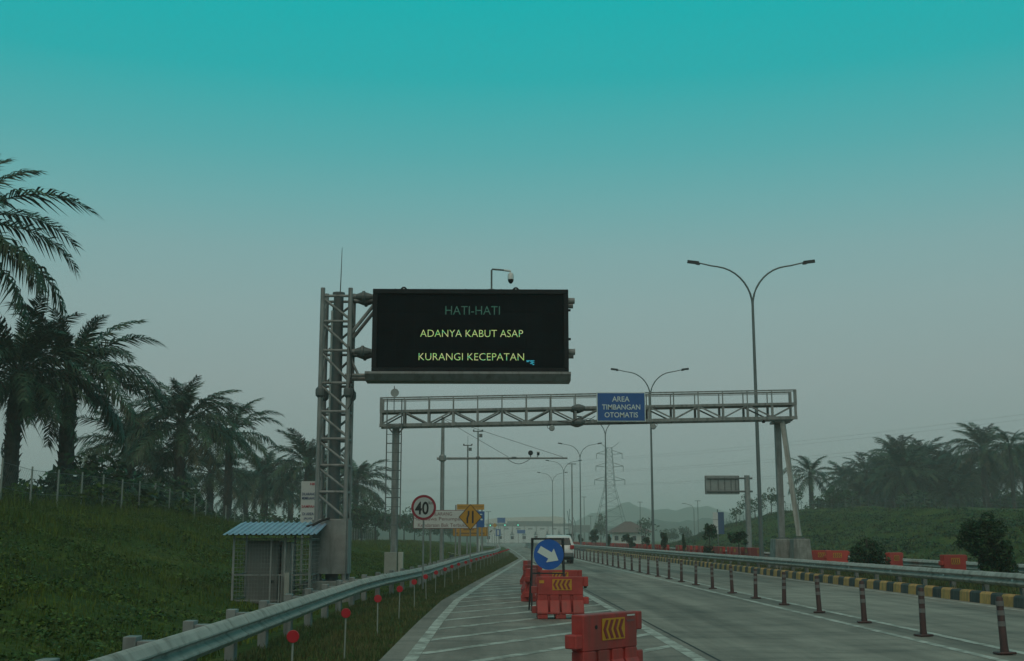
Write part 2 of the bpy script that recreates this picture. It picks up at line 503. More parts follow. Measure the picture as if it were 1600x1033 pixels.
edge = lambda y: interp(EDGE, y)
rail_x = lambda y: interp(RAIL, y)
cst = lambda v: (lambda y: v)
b = MB(); ribbon(b, cst(2.87), cst(11.62), axis([(-30, 235, 2.5)]), 0)
road = tag(b.build('road', M['road_concrete']), kind='structure')
b = MB(); ribbon(b, lambda y: edge(y) - .38 if y < 100 else edge(y) - .5, cst(2.87), axis([(-30, 235, 2.5)]), 0)
shoulder = tag(b.build('shoulder', M['shoulder_concrete']), kind='structure')
b = MB(); b.add([(2.7, 235, 0), (11.62, 235, 0), (22, 262, 0), (34, 330, 0), (34, 470, 0), (-10, 470, 0), (-10, 330, 0), (-1, 262, 0)], [(0, 1, 2, 3, 4, 5, 6, 7)])
tag(b.build('toll_apron', M['road_far']), kind='structure')
b = MB(); ribbon(b, cst(16.2), cst(23.6), axis([(-30, 262, 20)]), 0)
tag(b.build('opposite_road', M['road_far']), kind='structure')
b = MB(); b.lohi((11.82, -30, -.05), (15.9, 234, .20))
tag(b.build('median', M['ground_grass']), kind='structure')

# painted markings: thin sheets on the concrete
def line(x0, x1, ya, yb, step=2.5, z=.004, parent=None):
    m = MB(); ribbon(m, x0, x1, axis([(ya, yb, step)]), z); return m.build('painted_line', M['road_paint'], parent or road)
line(lambda y: edge(y) - .08, lambda y: edge(y) + .09, -10, 92, parent=shoulder)
line(cst(2.56), cst(2.74), -10, 94, parent=shoulder)
line(lambda y: edge(y) + .05, lambda y: edge(y) + .2, 94, 235, parent=shoulder)
line(cst(6.33), cst(6.48), -10, 235)
line(cst(7.03), cst(7.18), -10, 235)
line(cst(11.2), cst(11.32), -10, 235)
b = MB(); ribbon(b, cst(2.86), cst(2.89), axis([(-10, 200, 5)]), .004); b.build('joint_seal', M['rubber'], road)
for k in range(44):
    y0 = 3.2 + 2.17 * k          # where the stripe leaves the left line; it runs forward to the right
    xl = edge(y0) + .10
    m_, w = 1.55, .36
    xr = 2.55
    # end at the lane line
    n = 6; pts = []
    ok = xr - xl > .25
    if not ok: break
    mb = MB()
    for i in range(n + 1):
        x = xl + (xr - xl) * i / n
        yc = y0 + m_ * (x - xl) * 1.0
        if edge(yc) + .09 > x: continue
        pts.append((x, yc))
    for i, (x, yc) in enumerate(pts):
        mb.v.append((x, yc - w / 2, .004)); mb.v.append((x, yc + w / 2, .004))
    mb.f = [(2 * i, 2 * i + 2, 2 * i + 3, 2 * i + 1) for i in range(len(pts) - 1)]
    if mb.f: mb.build('painted_stripe', M['road_paint'], shoulder)

# painted kerb blocks
kerb = tag(obj('kerb', None), kind='structure')
kp = [(11.62, -.05), (11.84, -.05), (11.84, .27), (11.69, .27), (11.64, .225)]
kl = .61
mk = MB().prism(kp, .008, kl - .008, 'y')
ky = mk.mesh('kerb_block', M['kerb_yellow'], bevel=.008); kb = mk.mesh('kerb_block', M['kerb_black'], bevel=.008)
for i in range(230):
    obj('kerb_block', ky if i % 2 == 0 else kb, kerb, (0, 6 + i * kl, random.Random(i).uniform(-.004, .004)))
b = MB().prism(kp, 6 + 230 * kl, 234, 'y'); o = b.build('kerb_run', M['kerb_black'], kerb); o["kind"] = "stuff"
b = MB().prism(kp, -25, 6, 'y'); o = b.build('kerb_run', M['kerb_yellow'], kerb); o["kind"] = "stuff"


# ------------------------------------------------------------------ guardrails
WP = [(-.012, .158), (.012, .155), (.04, .135), (.088, .072), (.09, .055), (.012, .018), (.0, .006), (.0, -.006), (.012, -.018), (.088, -.062), (.09, -.08), (.03, -.14), (-.012, -.155)]


def beam(p, q, side, dz):
    """corrugated W beam from p to q; side = +1 corrugation towards +x"""
    mb = MB(); p, q = Vector(p), Vector(q); n = len(WP)
    for s, e in ((p, 0), (q, 0)):
        for u, v in WP: mb.v.append((s.x + side * u, s.y, dz + v))
        for u, v in WP[::-1]: mb.v.append((s.x + side * (u - .006), s.y, dz + v))
    k = 2 * n
    for i in range(k):
        j = (i + 1) % k; mb.f.append((i, j, k + j, k + i))
    mb.f += [tuple(range(k)), tuple(range(2 * k - 1, k - 1, -1))]
    return mb


def guardrail(name, label, xf, ya, yb, top, side, panel=4.2, post=2.1, extra=None, postw=.15, tall=.05, zg=0):
    t = thing(name, label, 'guardrail', (xf(ya), ya, 0))
    L = Vector((xf(ya), ya, 0))
    y = ya; i = 0
    while y < yb - .1:
        y2 = min(y + panel, yb)
        off = .004 * (i % 2)
        m = beam((xf(y) - L.x + off * side, y - L.y - .06, 0), (xf(y2) - L.x + off * side, y2 - L.y + .06, 0), side, top - .155)
        m.build('beam', M['galv_rail'], t, smooth=False)
        y = y2; i += 1
    pm = MB()
    w = postw
    pm.lohi((-.06, -w / 2, -.5), (.06, w / 2, top + tall))
    pme = pm.mesh('post', M['galv'], bevel=.006)
    sm = MB().lohi((-.07, -.09, top - .30), (.07, .09, top + .005)).mesh('spacer', M['galv'], bevel=.006)
    bm_ = MB().tube([(0, 0, 0), (.02 * side, 0, 0)], .05, 10).mesh('round_reflector', M['white_plastic']) if extra else None
    y = ya + .4; i = 0
    while y < yb:
        x = xf(y) - L.x
        obj('post', pme, t, (x - side * .215, y - L.y, 0))
        obj('spacer', sm, t, (x - side * .082, y - L.y, 0))
        if bm_ and i % 2 == 0: obj('round_reflector', bm_, t, (x + side * .012, y - L.y, top - .155))
        y += post; i += 1
    return t


guardrail('guardrail', 'long galvanised guardrail between the grass verge with red discs and the bank', rail_x, -6, 205, .58, 1, post=2.1, postw=.2, tall=.045)
guardrail('guardrail', 'guardrail with round bolts standing behind the yellow and black kerb', lambda y: 12.05, 2, 225, .72, -1, extra=True, tall=-.02)
guardrail('guardrail', 'guardrail behind the red water barriers, along the far edge of the median', lambda y: 15.75, 10, 225, .76, -1, tall=-.02)

# ------------------------------------------------------------------ reflector pegs on the verge
def disc(mb, c, r, th, n=20):
    c = Vector(c); return mb.tube([c, c + Vector((0, th, 0))], r, n)
peg = thing('reflector_peg', 'thin grey peg with a red reflector disc on the grass verge', 'reflector', group='red reflector pegs along the verge')
MB().tube([(0, 0, -.1), (0, 0, .56)], .010, 6).build('peg', M['peg_grey'], peg)
disc(MB(), (0, -.028, .56), .062, .02).build('disc', M['reflector_red'], peg, bevel=.004)
rng = random.Random(5)
PEG = [(12, -1.95), (19.5, -1.8), (34.4, -1.55), (45, -1.2), (60, -.5), (80, .45), (110, 1.75), (160, 2.1)]
y = 12.1; i = 0
while y < 112:
    o = peg if i == 0 else copy_tree(peg)
    x = interp(PEG, y)
    o.location = (x, y, terrain(x, y) + .02); o.rotation_euler = (rng.uniform(-.03, .03), rng.uniform(-.03, .03), rng.uniform(-.1, .1))
    y += 3.75; i += 1

# ------------------------------------------------------------------ flexible posts between the lanes
dl = thing('delineator_post', 'dark red flexible lane post with pale bands between the white lines', 'lane post', group='flexible lane posts along the double white line')
MB().tube([(0, 0, .03), (0, 0, .1), (0, 0, .72), (0, 0, .745)], [.058, .05, .046, .036], 12).build('post', M['post_brown'], dl, smooth=True)
MB().box((0, 0, .018), (.24, .2, .03)).build('foot', M['post_brown'], dl, bevel=.01)
for zz in (.36, .5, .62): MB().tube([(0, 0, zz), (0, 0, zz + .065)], .0515, 12).build('band', M['post_band'], dl)
for i in range(-1, 46):
    o = dl if i == -1 else copy_tree(dl)
    o.location = (6.78, 15.95 + i * 2.96, .004); o.rotation_euler = (rng.uniform(-.03, .03), rng.uniform(-.045, .025), rng.uniform(-.4, .4))

# ------------------------------------------------------------------ red water-filled barriers
def barrier_body():
    m = MB()
    w = .44
    m.lohi((-w, -.075, .44), (w, .075, .78))                                   # upper wall
    m.lohi((-w, -.05, .10), (w, .05, .44))                                 # core behind the slots
    xs = [-.44, -.245, -.195, -.025, .025, .195, .245, .44]
    for a, c in ((0, 1), (2, 3), (4, 5), (6, 7)):
        x0, x1 = xs[a], xs[c]
        m.lohi((x0, -.075, .30), (x1, .075, .44))                              # piers between the slots
        for s in (-1, 1):                                                    # flared skirt
            m.prism([(s * .05, .35), (s * .08, .34), (s * .19, .12), (s * .19, .085), (s * .05, .085)], x0 - .008, x1 + .008, 'x')
    m.lohi((-.44, -.165, .085), (.44, .165, .12))
    for a, c in ((-.44, -.25), (-.1, .1), (.25, .44)):
        m.lohi((a, -.18, 0), (c, .18, .085))                               # feet
    m.lohi((-.55, -.07, .47), (-.44, .07, .60)); m.lohi((-.54, -.07, .10), (-.44, .07, .23))
    m.lohi((.44, -.07, .60), (.54, .07, .779)); m.lohi((.44, -.07, .27), (.55, .07, .40))
    return m
bar_me = barrier_body().mesh('body', M['barrier_red'], bevel=.010)


def chevron_panel(parent, x0, x1, z0, z1, y):
    p = MB().lohi((x0, y - .006, z0), (x1, y, z1)).build('chevron_panel', M['panel_yellow'], parent)
    n = 4; w = (x1 - x0 - .03) / n; h = z1 - z0 - .03; zc = (z0 + z1) / 2
    me = MB().prism([(0, 0), (w * .52, h / 2), (w * 1.0, h / 2), (w * .48, 0), (w * 1.0, -h / 2), (w * .52, -h / 2)], -.003, 0, 'y').mesh('chevron', M['panel_red'])
    for i in range(n):
        obj('chevron', me, p, (x0 + .012 + i * w * .985, y - .0085, zc))


def barrier(label, loc, rz, panel=True, group=None):
    t = thing('water_barrier', label, 'barrier', loc, rz, group)
    obj('body', bar_me, t)
    MB().tube([(.49, 0, .60), (.49, 0, .565)], .03, 8).build('hinge_pin', M['rubber'], t)
    if panel: chevron_panel(t, -.15, .22, .53, .735, -.077)
    return t


t = barrier('red water barrier turned sideways, the one standing alone ahead of the row', (1.13, 11.9, .004), R(48))
MB().lohi((.27, -.0785, .742), (.40, -.076, .757)).build('sticker', M['sign_white'], t)
MB().lohi((.26, -.0785, .69), (.39, -.076, .708)).build('sticker', M['ink_maroon'], t)
MB().tube([(-.24, -.0785, .66), (-.24, -.07, .66)], .02, 10).build('drain_plug', M['rubber'], t)
t = barrier('red water barrier with chevrons directly before the blue arrow sign', (1.35, 23.2, .004), R(2))
MB().lohi((-.40, -.0785, .66), (-.31, -.076, .715)).build('reflector_tab', M['panel_yellow'], t)
barrier('red water barrier with chevrons behind the legs of the arrow sign', (1.62, 28.2, .004), R(-3))
barrier('red water barrier without chevrons turned lengthways behind the arrow sign', (1.02, 29.8, .004), R(80), panel=False)
barrier('red water barrier without chevrons farthest along the hatched area behind the arrow sign', (1.28, 40.5, .004), R(78), panel=False)
barrier('red water barrier seen past the left leg of the arrow sign', (1.2, 33.5, .004), R(-70), panel=False)

# barriers on the median
def barrier_small():
    m = MB()
    m.prism([(-.2, 0), (.2, 0), (.2, .1), (.1, .34), (.1, .8), (-.1, .8), (-.1, .34), (-.2, .1)], -.46, .46, 'x')
    m.lohi((-.55, -.08, .47), (-.46, .08, .6)); m.lohi((.46, -.08, .6), (.55, .08, .78)); m.lohi((-.55, -.08, .1), (-.46, .08, .23))
    return m
bs_me = barrier_small().mesh('body', M['barrier_far'], bevel=.012)
def median_barrier(x, y, rz, label, panel=True, group=None):
    t = thing('water_barrier', label, 'barrier', (x, y, .20), rz, group)
    obj('body', bs_me, t)
    if panel: chevron_panel(t, -.17, .19, .5, .7, -.102)
    return t
median_barrier(14.78, 38.2, R(24), 'red water barrier between the dense round shrub and the big shrub on the median')
median_barrier(14.95, 44.3, R(42), 'red water barrier beside the low dark shrub on the median')
for (x, y, a) in ((14.7, 53.2, 5), (15.0, 51.8, -6)):
    median_barrier(x, y, R(a), 'red water barrier of the pair beside the gantry concrete base', group='pair of barriers beside the gantry base')
first = None; y = 60.0; i = 0
while y < 232:
    skip = (63 < y < 66) or (97 < y < 100)
    if not skip:
        o = tag(obj('water_barrier', bs_me, None, (15.05 + rng.uniform(-.12, .12), y, .20), (0, 0, R(90 + rng.uniform(-9, 9)))),
                'red water barrier in the long row on the median beyond the gantry', 'barrier', 'red barriers in a row on the median')
        if i % 3 == 0 and y < 120:
            MB().lohi((-.14, .101, .5), (.16, .106, .7)).build('pale_panel', M['panel_yellow'], o)
    y += 1.14; i += 1

# row of grey barriers in the far lane split before the toll plaza
cb = MB().prism([(-.28, 0), (.28, 0), (.28, .12), (.12, .35), (.08, .85), (-.08, .85), (-.12, .35), (-.28, .12)], -1.0, 1.0, 'y').mesh('concrete_barrier', M['concrete_block'])
for i in range(26):
    tag(obj('concrete_barrier', cb, None, (6.75 - .012 * i, 158 + 2.15 * i, 0), (0, 0, R(rng.uniform(-1.5, 1.5)))), 'pale concrete barrier block in the row leading to the toll plaza', 'barrier', 'concrete blocks in the lane split')

# ------------------------------------------------------------------ blue arrow sign on its frame
t = thing('arrow_sign', 'round blue keep-right sign with white arrow on a black stand', 'road sign', (1.23, 25.4, .004))
for sx in (-1, 1):
    MB().bar((sx * .345, -.0, 0), (sx * .335, .1, 1.50), .035).build('leg', M['dark_steel'], t)
    MB().bar((sx * .38, .62, 0), (sx * .31, .13, 1.49), .03).build('leg', M['dark_steel'], t)
MB().bar((-.35, .1, 1.495), (.35, .1, 1.495), .04).build('crossbar', M['dark_steel'], t)
MB().bar((-.33, .05, .78), (.33, .05, .78), .03).build('crossbar', M['dark_steel'], t)
d = MB().tube([(0.02, .035, 1.17), (0.02, .055, 1.17)], .315, 40).build('disc', M['arrow_blue'], t)
a = R(-30); ar = [(-.235, .075), (.03, .075), (.03, .165), (.235, 0), (.03, -.165), (.03, -.075), (-.235, -.075)]
ar = [(0.02 + u * math.cos(a) - v * math.sin(a), 1.165 + u * math.sin(a) + v * math.cos(a)) for u, v in ar]
MB().prism(ar, .027, .033, 'y').build('arrow', M['arrow_white'], d)

# ------------------------------------------------------------------ message board on its lattice tower
TY = 32.0
tw = thing('message_board_tower', 'black electronic message board cantilevered from a grey lattice tower on a concrete plinth', 'message board', (-4.17, TY, 0))
O = Vector((-4.17, TY, 0))
def rel(x, y, z): return (x - O.x, y - O.y, z)
MB().lohi(rel(-4.82, TY - .7, -.4), rel(-3.48, TY + .75, .42)).build('plinth', M['concrete_block'], tw, bevel=.02)
x0, x1, ya, yb = -4.55, -3.80, TY - .40, TY + .40
for x in (x0, x1):
    for y in (ya, yb):
        c = MB().tube([rel(x, y, .42), rel(x, y, 8.22)], .062, 12).build('chord', M['galv'], tw, smooth=True)
        MB().tube([rel(x, y, 5.22), rel(x, y, 5.28), rel(x, y, 5.34), rel(x, y, 5.40), rel(x, y, 5.46), rel(x, y, 5.52)], [.063, .12, .125, .125, .12, .063], 12).build('flange', M['galv_dark'], c)
        MB().box(rel(x, y, .435), (.2, .2, .03)).build('base_plate', M['galv'], c)
zl = [1.98, 2.72, 3.42, 4.12, 4.85, 5.62, 6.5, 7.3, 8.0]
for z in zl:
    for y in (ya, yb): MB().tube([rel(x0, y, z), rel(x1, y, z)], .038, 8).build('brace', M['galv'], tw)
    for x in (x0, x1): MB().tube([rel(x, ya, z), rel(x, yb, z)], .034, 8).build('brace', M['galv'], tw)
for z, z2 in zip(zl, zl[1:]):
    MB().tube([rel(x0, ya, z2 - .06), rel(x1, ya, z + .06)], .036, 8).build('diagonal', M['galv'], tw)
    MB().tube([rel(x1, yb, z2 - .06), rel(x0, yb, z + .06)], .034, 8).build('diagonal', M['galv'], tw)
    MB().tube([rel(x0, ya, z + .06), rel(x0, yb, z2 - .06)], .03, 8).build('diagonal', M['galv'], tw)
    MB().tube([rel(x1, ya, z2 - .06), rel(x1, yb, z + .06)], .03, 8).build('diagonal', M['galv'], tw)
co = MB().tube([rel(-4.17, TY, .42), rel(-4.17, TY, 8.1)], [.17, .135], 16).build('column', M['galv_dark'], tw, smooth=True)
MB().tube([rel(-4.17, TY, 8.1), rel(-4.17, TY, 8.17)], .17, 16).build('column_cap', M['galv_dark'], co)
MB().tube([rel(-4.13, TY, 8.17), rel(-4.11, TY, 9.45)], [.016, .007], 6).build('lightning_rod', M['galv_dark'], tw)
for y, s in ((ya - .085, 1), (yb + .085, -1)):
    MB().lohi(rel(x0 - .1, y, .60), rel(x1 + .04, y + .02 * s, 1.99)).build('cover_plate', M['galv'], tw)
for x in (x0 - .08, x1 + .065):
    MB().lohi(rel(x, ya - .03, .60), rel(x + .02, yb + .03, 1.99)).build('cover_plate', M['galv'], tw)
MB().tube([rel(x0 + .2, yb - .1, .5), rel(x0 + .2, yb - .1, 7.9)], .022, 6).build('cable', M['rubber'], tw)
MB().tube([rel(-4.35, TY + .15, 1.9), rel(-4.35, TY + .15, 7.7)], .04, 6).build('cable_tray', M['white_plastic'], tw)
pts = [rel(-4.95 + .45 * t_, TY - .75, .55 - 1.5 * (t_ - .5) ** 2 * (1 if t_ < .5 else .5)) for t_ in [i / 8 for i in range(9)]]
MB().tube([rel(-4.62 - .95 * k ** 1.5, TY - .72 - .3 * k, .40 - .62 * k ** 2.2) for k in [i / 8 for i in range(9)]], .016, 6).build('cable', M['rubber'], tw)
MB().tube([rel(x1, ya - .07, 6.6 - 3 * 0)] + [rel(x1 + .1 * math.sin(k * .7), ya - .09, 6.6 - k * .28) for k in range(1, 6)], .014, 6).build('cable', M['rubber'], tw)
MB().tube([rel(x1 + .06, ya - .08, 5.75), rel(x1 + .17, ya - .12, 5.4), rel(x1 + .1, ya - .1, 5.05), rel(x1 + .01, ya - .09, 4.9)], .013, 6).build('cable', M['rubber'], tw)
# arms
for z in (8.0, 6.49):
    for y in (TY - .32, TY + .32):
        ar_ = MB().tube([rel(x1, y, z), rel(-2.9, y, z)], .065, 12).build('arm', M['galv'], tw, smooth=True)
        MB().tube([rel(-3.66, y, z), rel(-3.5, y, z), rel(-3.48, y, z), rel(-3.42, y, z), rel(-3.40, y, z), rel(-3.22, y, z)], [.066, .125, .16, .16, .125, .066], 12).build('flange', M['galv_dark'], ar_)
        MB().tube([rel(2.05, y, z - .1 * (z > 7)), rel(2.30, y, z - .1 * (z > 7))], .085, 12).build('arm_end', M['galv'], ar_)
for y in (TY - .30, TY + .32):
    MB().tube([rel(-3.80, y, 6.95), rel(-3.15, y, 7.80)], .05, 8).build('strut', M['galv'], tw)
MB().tube([rel(-3.80, TY - .32, 6.35), rel(-3.55, TY - .32, 5.85)], .035, 8).build('strut', M['galv'], tw)
# the board
PF = TY - .42
pb = MB().lohi(rel(-3.17, PF + .03, 5.93), rel(2.10, TY + .28, 8.17)).build('panel', M['black_metal'], tw, bevel=.015)
fr = MB()
fr.lohi(rel(-3.19, PF - .05, 8.06), rel(2.12, PF + .05, 8.19)); fr.lohi(rel(-3.19, PF - .05, 5.93), rel(2.12, PF + .05, 6.03))
fr.lohi(rel(-3.19, PF - .05, 6.03), rel(-3.06, PF + .05, 8.06)); fr.lohi(rel(1.99, PF - .05, 6.03), rel(2.12, PF + .05, 8.06))
fr.build('frame', M['black_metal'], pb, bevel=.01)
for i in range(10):
    for j in range(4):
        xa = -3.06 + .505 * i; za = 6.03 + .5075 * j
        MB().lohi(rel(xa + .001, PF + .018, za + .001), rel(xa + .504, PF + .0292, za + .5065)).build('led_module', M['led_face'], pb)
def put(key, px, py, y, parent, base):
    p = at(px, py, y); return obj('lettering', TXT[key], parent, (p.x - base.x, y - base.y, p.z - base.z))
put('v1', 738.5, 485, PF + .010, tw, O); put('v2', 737, 521, PF + .010, tw, O); put('v3', 736.5, 557.5, PF + .010, tw, O)
p = at(829, 567, PF)
m = MB(); rr = random.Random(3)
for i in range(9):
    for j in range(5):
        if (j < 2 or i > 3) and rr.random() < .75: m.lohi(rel(p.x - .11 + i * .024, PF + .008, p.z + .05 - j * .026), rel(p.x - .09 + i * .024, PF + .014, p.z + .07 - j * .026))
m.build('lit_pixels', M['led_cyan'], tw)
tr = MB(); poly = [(-.52, 5.86), (-.50, 5.925), (.3, 5.925), (.3, 5.69), (-.38, 5.69)]
tr.prism(poly, -3.36 - O.x, 2.17 - O.x, 'x').build('service_tray', M['grey_paint'], pb)
MB().tube([rel(-3.9, TY - .40, 5.83), rel(-3.36, TY - .40, 5.83)], .045, 8).build('arm', M['galv'], tw)
MB().tube([rel(-3.75, TY - .1, 5.77), rel(-3.36, TY - .1, 5.77)], .06, 8).build('arm', M['galv'], tw)
for px in (631, 806):
    p = at(px, 455, TY - .2)
    e_ = MB(); ring = [(math.cos(a_) * .075, math.sin(a_) * .075) for a_ in [math.pi * k / 8 for k in range(9)]]
    e_.prism([(-.16, -.06), (.16, -.06), (.07, .07), (0.03, .1), (-.03, .1), (-.07, .07)], -.02, .02, 'y')
    e_.build('lifting_eye', M['black_metal'], pb, loc=(p.x - O.x, -.2, 8.20))
    MB().tube([(p.x - O.x, -.222, 8.235), (p.x - O.x, -.178, 8.235)], .026, 10).build('eye_hole', M['arrow_white'], pb)
for px in (618, 673, 728, 783, 838):
    p = at(px, 455, TY - .2); MB().lohi((p.x - O.x - .012, -.22, 8.17), (p.x - O.x + .012, -.18, 8.25)).build('bolt', M['black_metal'], pb)
for z in (6.85, 7.65): MB().lohi(rel(2.12, PF + .1, z - .025), rel(2.19, PF + .2, z + .025)).build('hinge', M['black_metal'], pb)
# camera on the board
cm = thing('surveillance_camera', 'white dome camera on a bent arm above the message board', 'camera', (at(768, 455, TY).x, TY - .05, 8.17))
MB().tube([(0, 0, 0), (0, 0, .64), (.02, 0, .67), (.36, 0, .645)], .025, 8).build('mast', M['galv_dark'], cm)
MB().tube([(0, 0, 0), (0, 0, .09)], .14, 14).build('base_drum', M['sign_back'], cm)
MB().tube([(.34, 0, .645), (.52, 0, .62), (.53, 0, .54)], .03, 8).build('bracket', M['white_plastic'], cm)
MB().tube([(.53, 0, .57), (.53, 0, .52), (.53, 0, .38)], [.05, .085, .085], 14).build('housing', M['white_plastic'], cm, smooth=True)
MB().tube([(.53, 0, .38), (.53, 0, .32), (.53, 0, .27)], [.08, .07, .03], 14).build('dome', M['black_metal'], cm, smooth=True)

# ------------------------------------------------------------------ equipment hut
HX0, HX1, HY0, HY1 = -6.38, -4.42, 30.0, 31.6
hut = thing('equipment_shelter', 'small wire-caged equipment shelter with blue corrugated roof beside the tower', 'shelter', (-5.4, 30.8, -.2))
H = Vector((-5.4, 30.8, -.2))
def hr(x, y, z): return (x - H.x, y - H.y, z - H.z)
for x in (HX0 + .03, -5.08, HX1 - .03):
    for y in (HY0 + .03, HY1 - .03):
        MB().bar(hr(x, y, -.55), hr(x, y, 1.56 + (.16 if y > 31 else 0)), .05).build('post', M['galv'], hut)
for z in (-.0, .62, 1.50):
    for y in (HY0 + .03, HY1 - .03): MB().bar(hr(HX0 + .06, y, z), hr(HX1 - .06, y, z), .03).build('rail', M['galv'], hut)
    for x in (HX0 + .03, HX1 - .03): MB().bar(hr(x, HY0 + .06, z), hr(x, HY1 - .06, z), .03).build('rail', M['galv'], hut)
m = MB()
for k in range(26):
    x = HX0 + .06 + k * (HX1 - HX0 - .12) / 25
    for y in (HY0 + .01, HY1 - .01): m.bar(hr(x, y, -.3), hr(x, y, 1.5), .005)
for k in range(19):
    z = -.25 + k * .095
    for y in (HY0 + .012, HY1 - .012): m.bar(hr(HX0 + .05, y, z), hr(HX1 - .05, y, z), .005)
    for x in (HX0 + .01, HX1 - .01): m.bar(hr(x, HY0 + .05, z), hr(x, HY1 - .05, z), .007)
o = m.build('wire_mesh', M['galv'], hut); o["kind"] = "stuff"
# open gate leaf at the right
for k in range(12): MB().bar(hr(-4.86, HY0 - .02, .0 + k * .122), hr(HX1 - .05, HY0 - .02, .03 + k * .122), .014).build('gate_bar', M['galv'], hut)
for x in (-4.88, HX1 - .045): MB().bar(hr(x, HY0 - .02, -.2), hr(x, HY0 - .02, 1.4), .03).build('gate_stile', M['galv'], hut)
MB().lohi(hr(-6.08, 30.35, -.2), hr(-5.30, 31.1, 1.46)).build('cabinet', M['cabinet'], hut, bevel=.01)
MB().lohi(hr(-5.24, 30.45, -.2), hr(-5.0, 31.0, 1.42)).build('side_cabinet', M['cabinet_lt'], hut, bevel=.01)
MB().lohi(hr(-5.46, 30.33, .40), hr(-5.40, 30.352, .48)).build('cabinet_lock', M['dark_steel'], hut)
MB().bar(hr(-5.42, HY0 - .0, -.3), hr(-5.42, HY0 - .0, 1.5), .04).build('gate_stile', M['galv'], hut)
MB().lohi(hr(-5.05, 29.86, .0), hr(-4.93, 29.98, .68)).build('meter_box', M['cabinet_lt'], hut)
for k, x in enumerate((-5.18, -5.12, -5.0)): MB().tube([hr(x, 29.9, -.4), hr(x, 29.9, .6)], .02, 6).build('conduit', M['galv'], hut)
# corrugated roof: sheets with trapezoid ribs
def roof_z(y): return 1.60 + (y - 29.65) * .145
nsh = 4; xw = (-4.28 + 6.56) / nsh
for s in range(nsh):
    m = MB(); prof = []
    xa = -6.56 + s * xw; nr = 4
    for k in range(nr):
        u = xa + xw * k / nr; d_ = xw / nr
        prof += [(u, 0), (u + d_ * .55, 0), (u + d_ * .65, .03), (u + d_ * .9, .03)]
    prof.append((xa + xw + .01, 0))
    dz = .003 * (s % 2)
    n = len(prof)
    for y in (29.65, 31.85):
        for u, v in prof: m.v.append(hr(u, y, roof_z(y) + v + dz))
        for u, v in prof: m.v.append(hr(u, y, roof_z(y) + v + dz - .006))
    for i in range(n - 1):
        m.f += [(i, i + 1, 2 * n + i + 1, 2 * n + i), (n + i, 3 * n + i, 3 * n + i + 1, n + i + 1), (i, n + i, n + i + 1, i + 1), (2 * n + i, 2 * n + i + 1, 3 * n + i + 1, 3 * n + i)]
    m.build('roof_sheet', M['roof_blue'], hut)
for y in (29.95, 31.6): MB().bar(hr(-6.45, y, roof_z(y) - .035), hr(-4.35, y, roof_z(y) - .035), .05).build('purlin', M['galv_dark'], hut)
MB().tube([hr(-4.75, 31.0, 1.80), hr(-4.55, 31.1, 1.86), hr(-4.35, 31.3, 1.98), hr(-4.2, 31.5, 2.03)], .035, 6).build('cable_duct', M['rubber'], hut)

# ------------------------------------------------------------------ white no-littering banner behind the tower
p = at(468, 752, 36.5); q = at(500, 833, 36.5)
bn = thing('notice_board', 'tall white notice board in Indonesian against littering, behind the tower', 'sign', (at(482, 800, 36.5).x, 36.5, terrain(at(482, 800, 36.5).x, 36.5)))
BO = Vector(bn.location)
W2 = .46
xl_, xr_ = at(469.5, 800, 36.5).x - BO.x, at(494.5, 800, 36.5).x - BO.x
MB().lohi((xl_, 0, q.z - BO.z), (xr_, .03, p.z - BO.z)).build('board', M['sign_white'], bn)
MB().lohi((xl_, -.004, q.z - BO.z), (xr_, -.001, q.z - BO.z + .05)).build('red_stripe', M['sign_red'], bn)
for x in (xl_ + .06, xr_ - .06): MB().bar((x, .06, -.3), (x, .06, p.z - BO.z - .05), .05).build('post', M['galv'], bn)
for key, py in (('b1', 772), ('b2', 778.5), ('b3', 791.5), ('b4', 803), ('b5', 810.5), ('b6', 819)):
    z = at(480, py, 36.5).z; obj('lettering', TXT[key], bn, ((xl_ + xr_) / 2 - .01, -.005, z - BO.z))
obj('logo', TXT['hk'], bn, (xr_ - .13, -.005, p.z - .085 - BO.z))

# ------------------------------------------------------------------ sign gantry
GL, GR = Vector((-4.97, 53.3, 6.46)), Vector((13.77, 52.7, 6.79))
gd = (GR - GL); GLEN = gd.length; gu = gd.normalized(); gs = Vector((0, 1, 0))
ga = thing('sign_gantry', 'grey steel truss gantry with walkway railing spanning the lanes', 'gantry', (GL.x, GL.y, 0))
GO = Vector((GL.x, GL.y, 0))
def G(s, dz, dy=0): return GL + gu * s + Vector((0, dy, dz)) - GO
nb = 17; bay = GLEN / nb
for dy in (0, .9):
    for dz, w in ((.06, .14), (.69, .11)): MB().bar(G(0, dz, dy), G(GLEN, dz, dy), w).build('chord', M['galv'], ga)
    for dz, w in ((1.31, .055), (1.24, .025)): MB().bar(G(0, dz, dy), G(GLEN, dz, dy), w).build('handrail', M['galv'], ga)
    for i in range(nb + 1):
        s = min(max(i * bay, .06), GLEN - .06)
        MB().bar(G(s, .13, dy), G(s, .635, dy), .10, .08).build('upright', M['galv'], ga)
        MB().bar(G(s, .745, dy), G(s, 1.29, dy), .045 if 0 < i < nb else .12).build('railing_post', M['galv'], ga)
        if i < nb:
            a_, b_ = (.14, .63) if i % 2 == 0 else (.63, .14)
            MB().bar(G(s + .07, a_, dy), G((i + 1) * bay - .07, b_, dy), .075, .06).build('diagonal', M['galv'], ga)
for i in range(0, nb + 1):
    s = min(max(i * bay, .06), GLEN - .06)
    MB().bar(G(s, .06, .07), G(s, .06, .83), .07).build('cross_member', M['galv'], ga)
MB().box((G(0, .66, .45) + G(GLEN, .66, .45)) / 2, (GLEN - .1, .7, .03), rot=gd.to_track_quat('X', 'Z').to_matrix()).build('walkway', M['galv_dark'], ga)
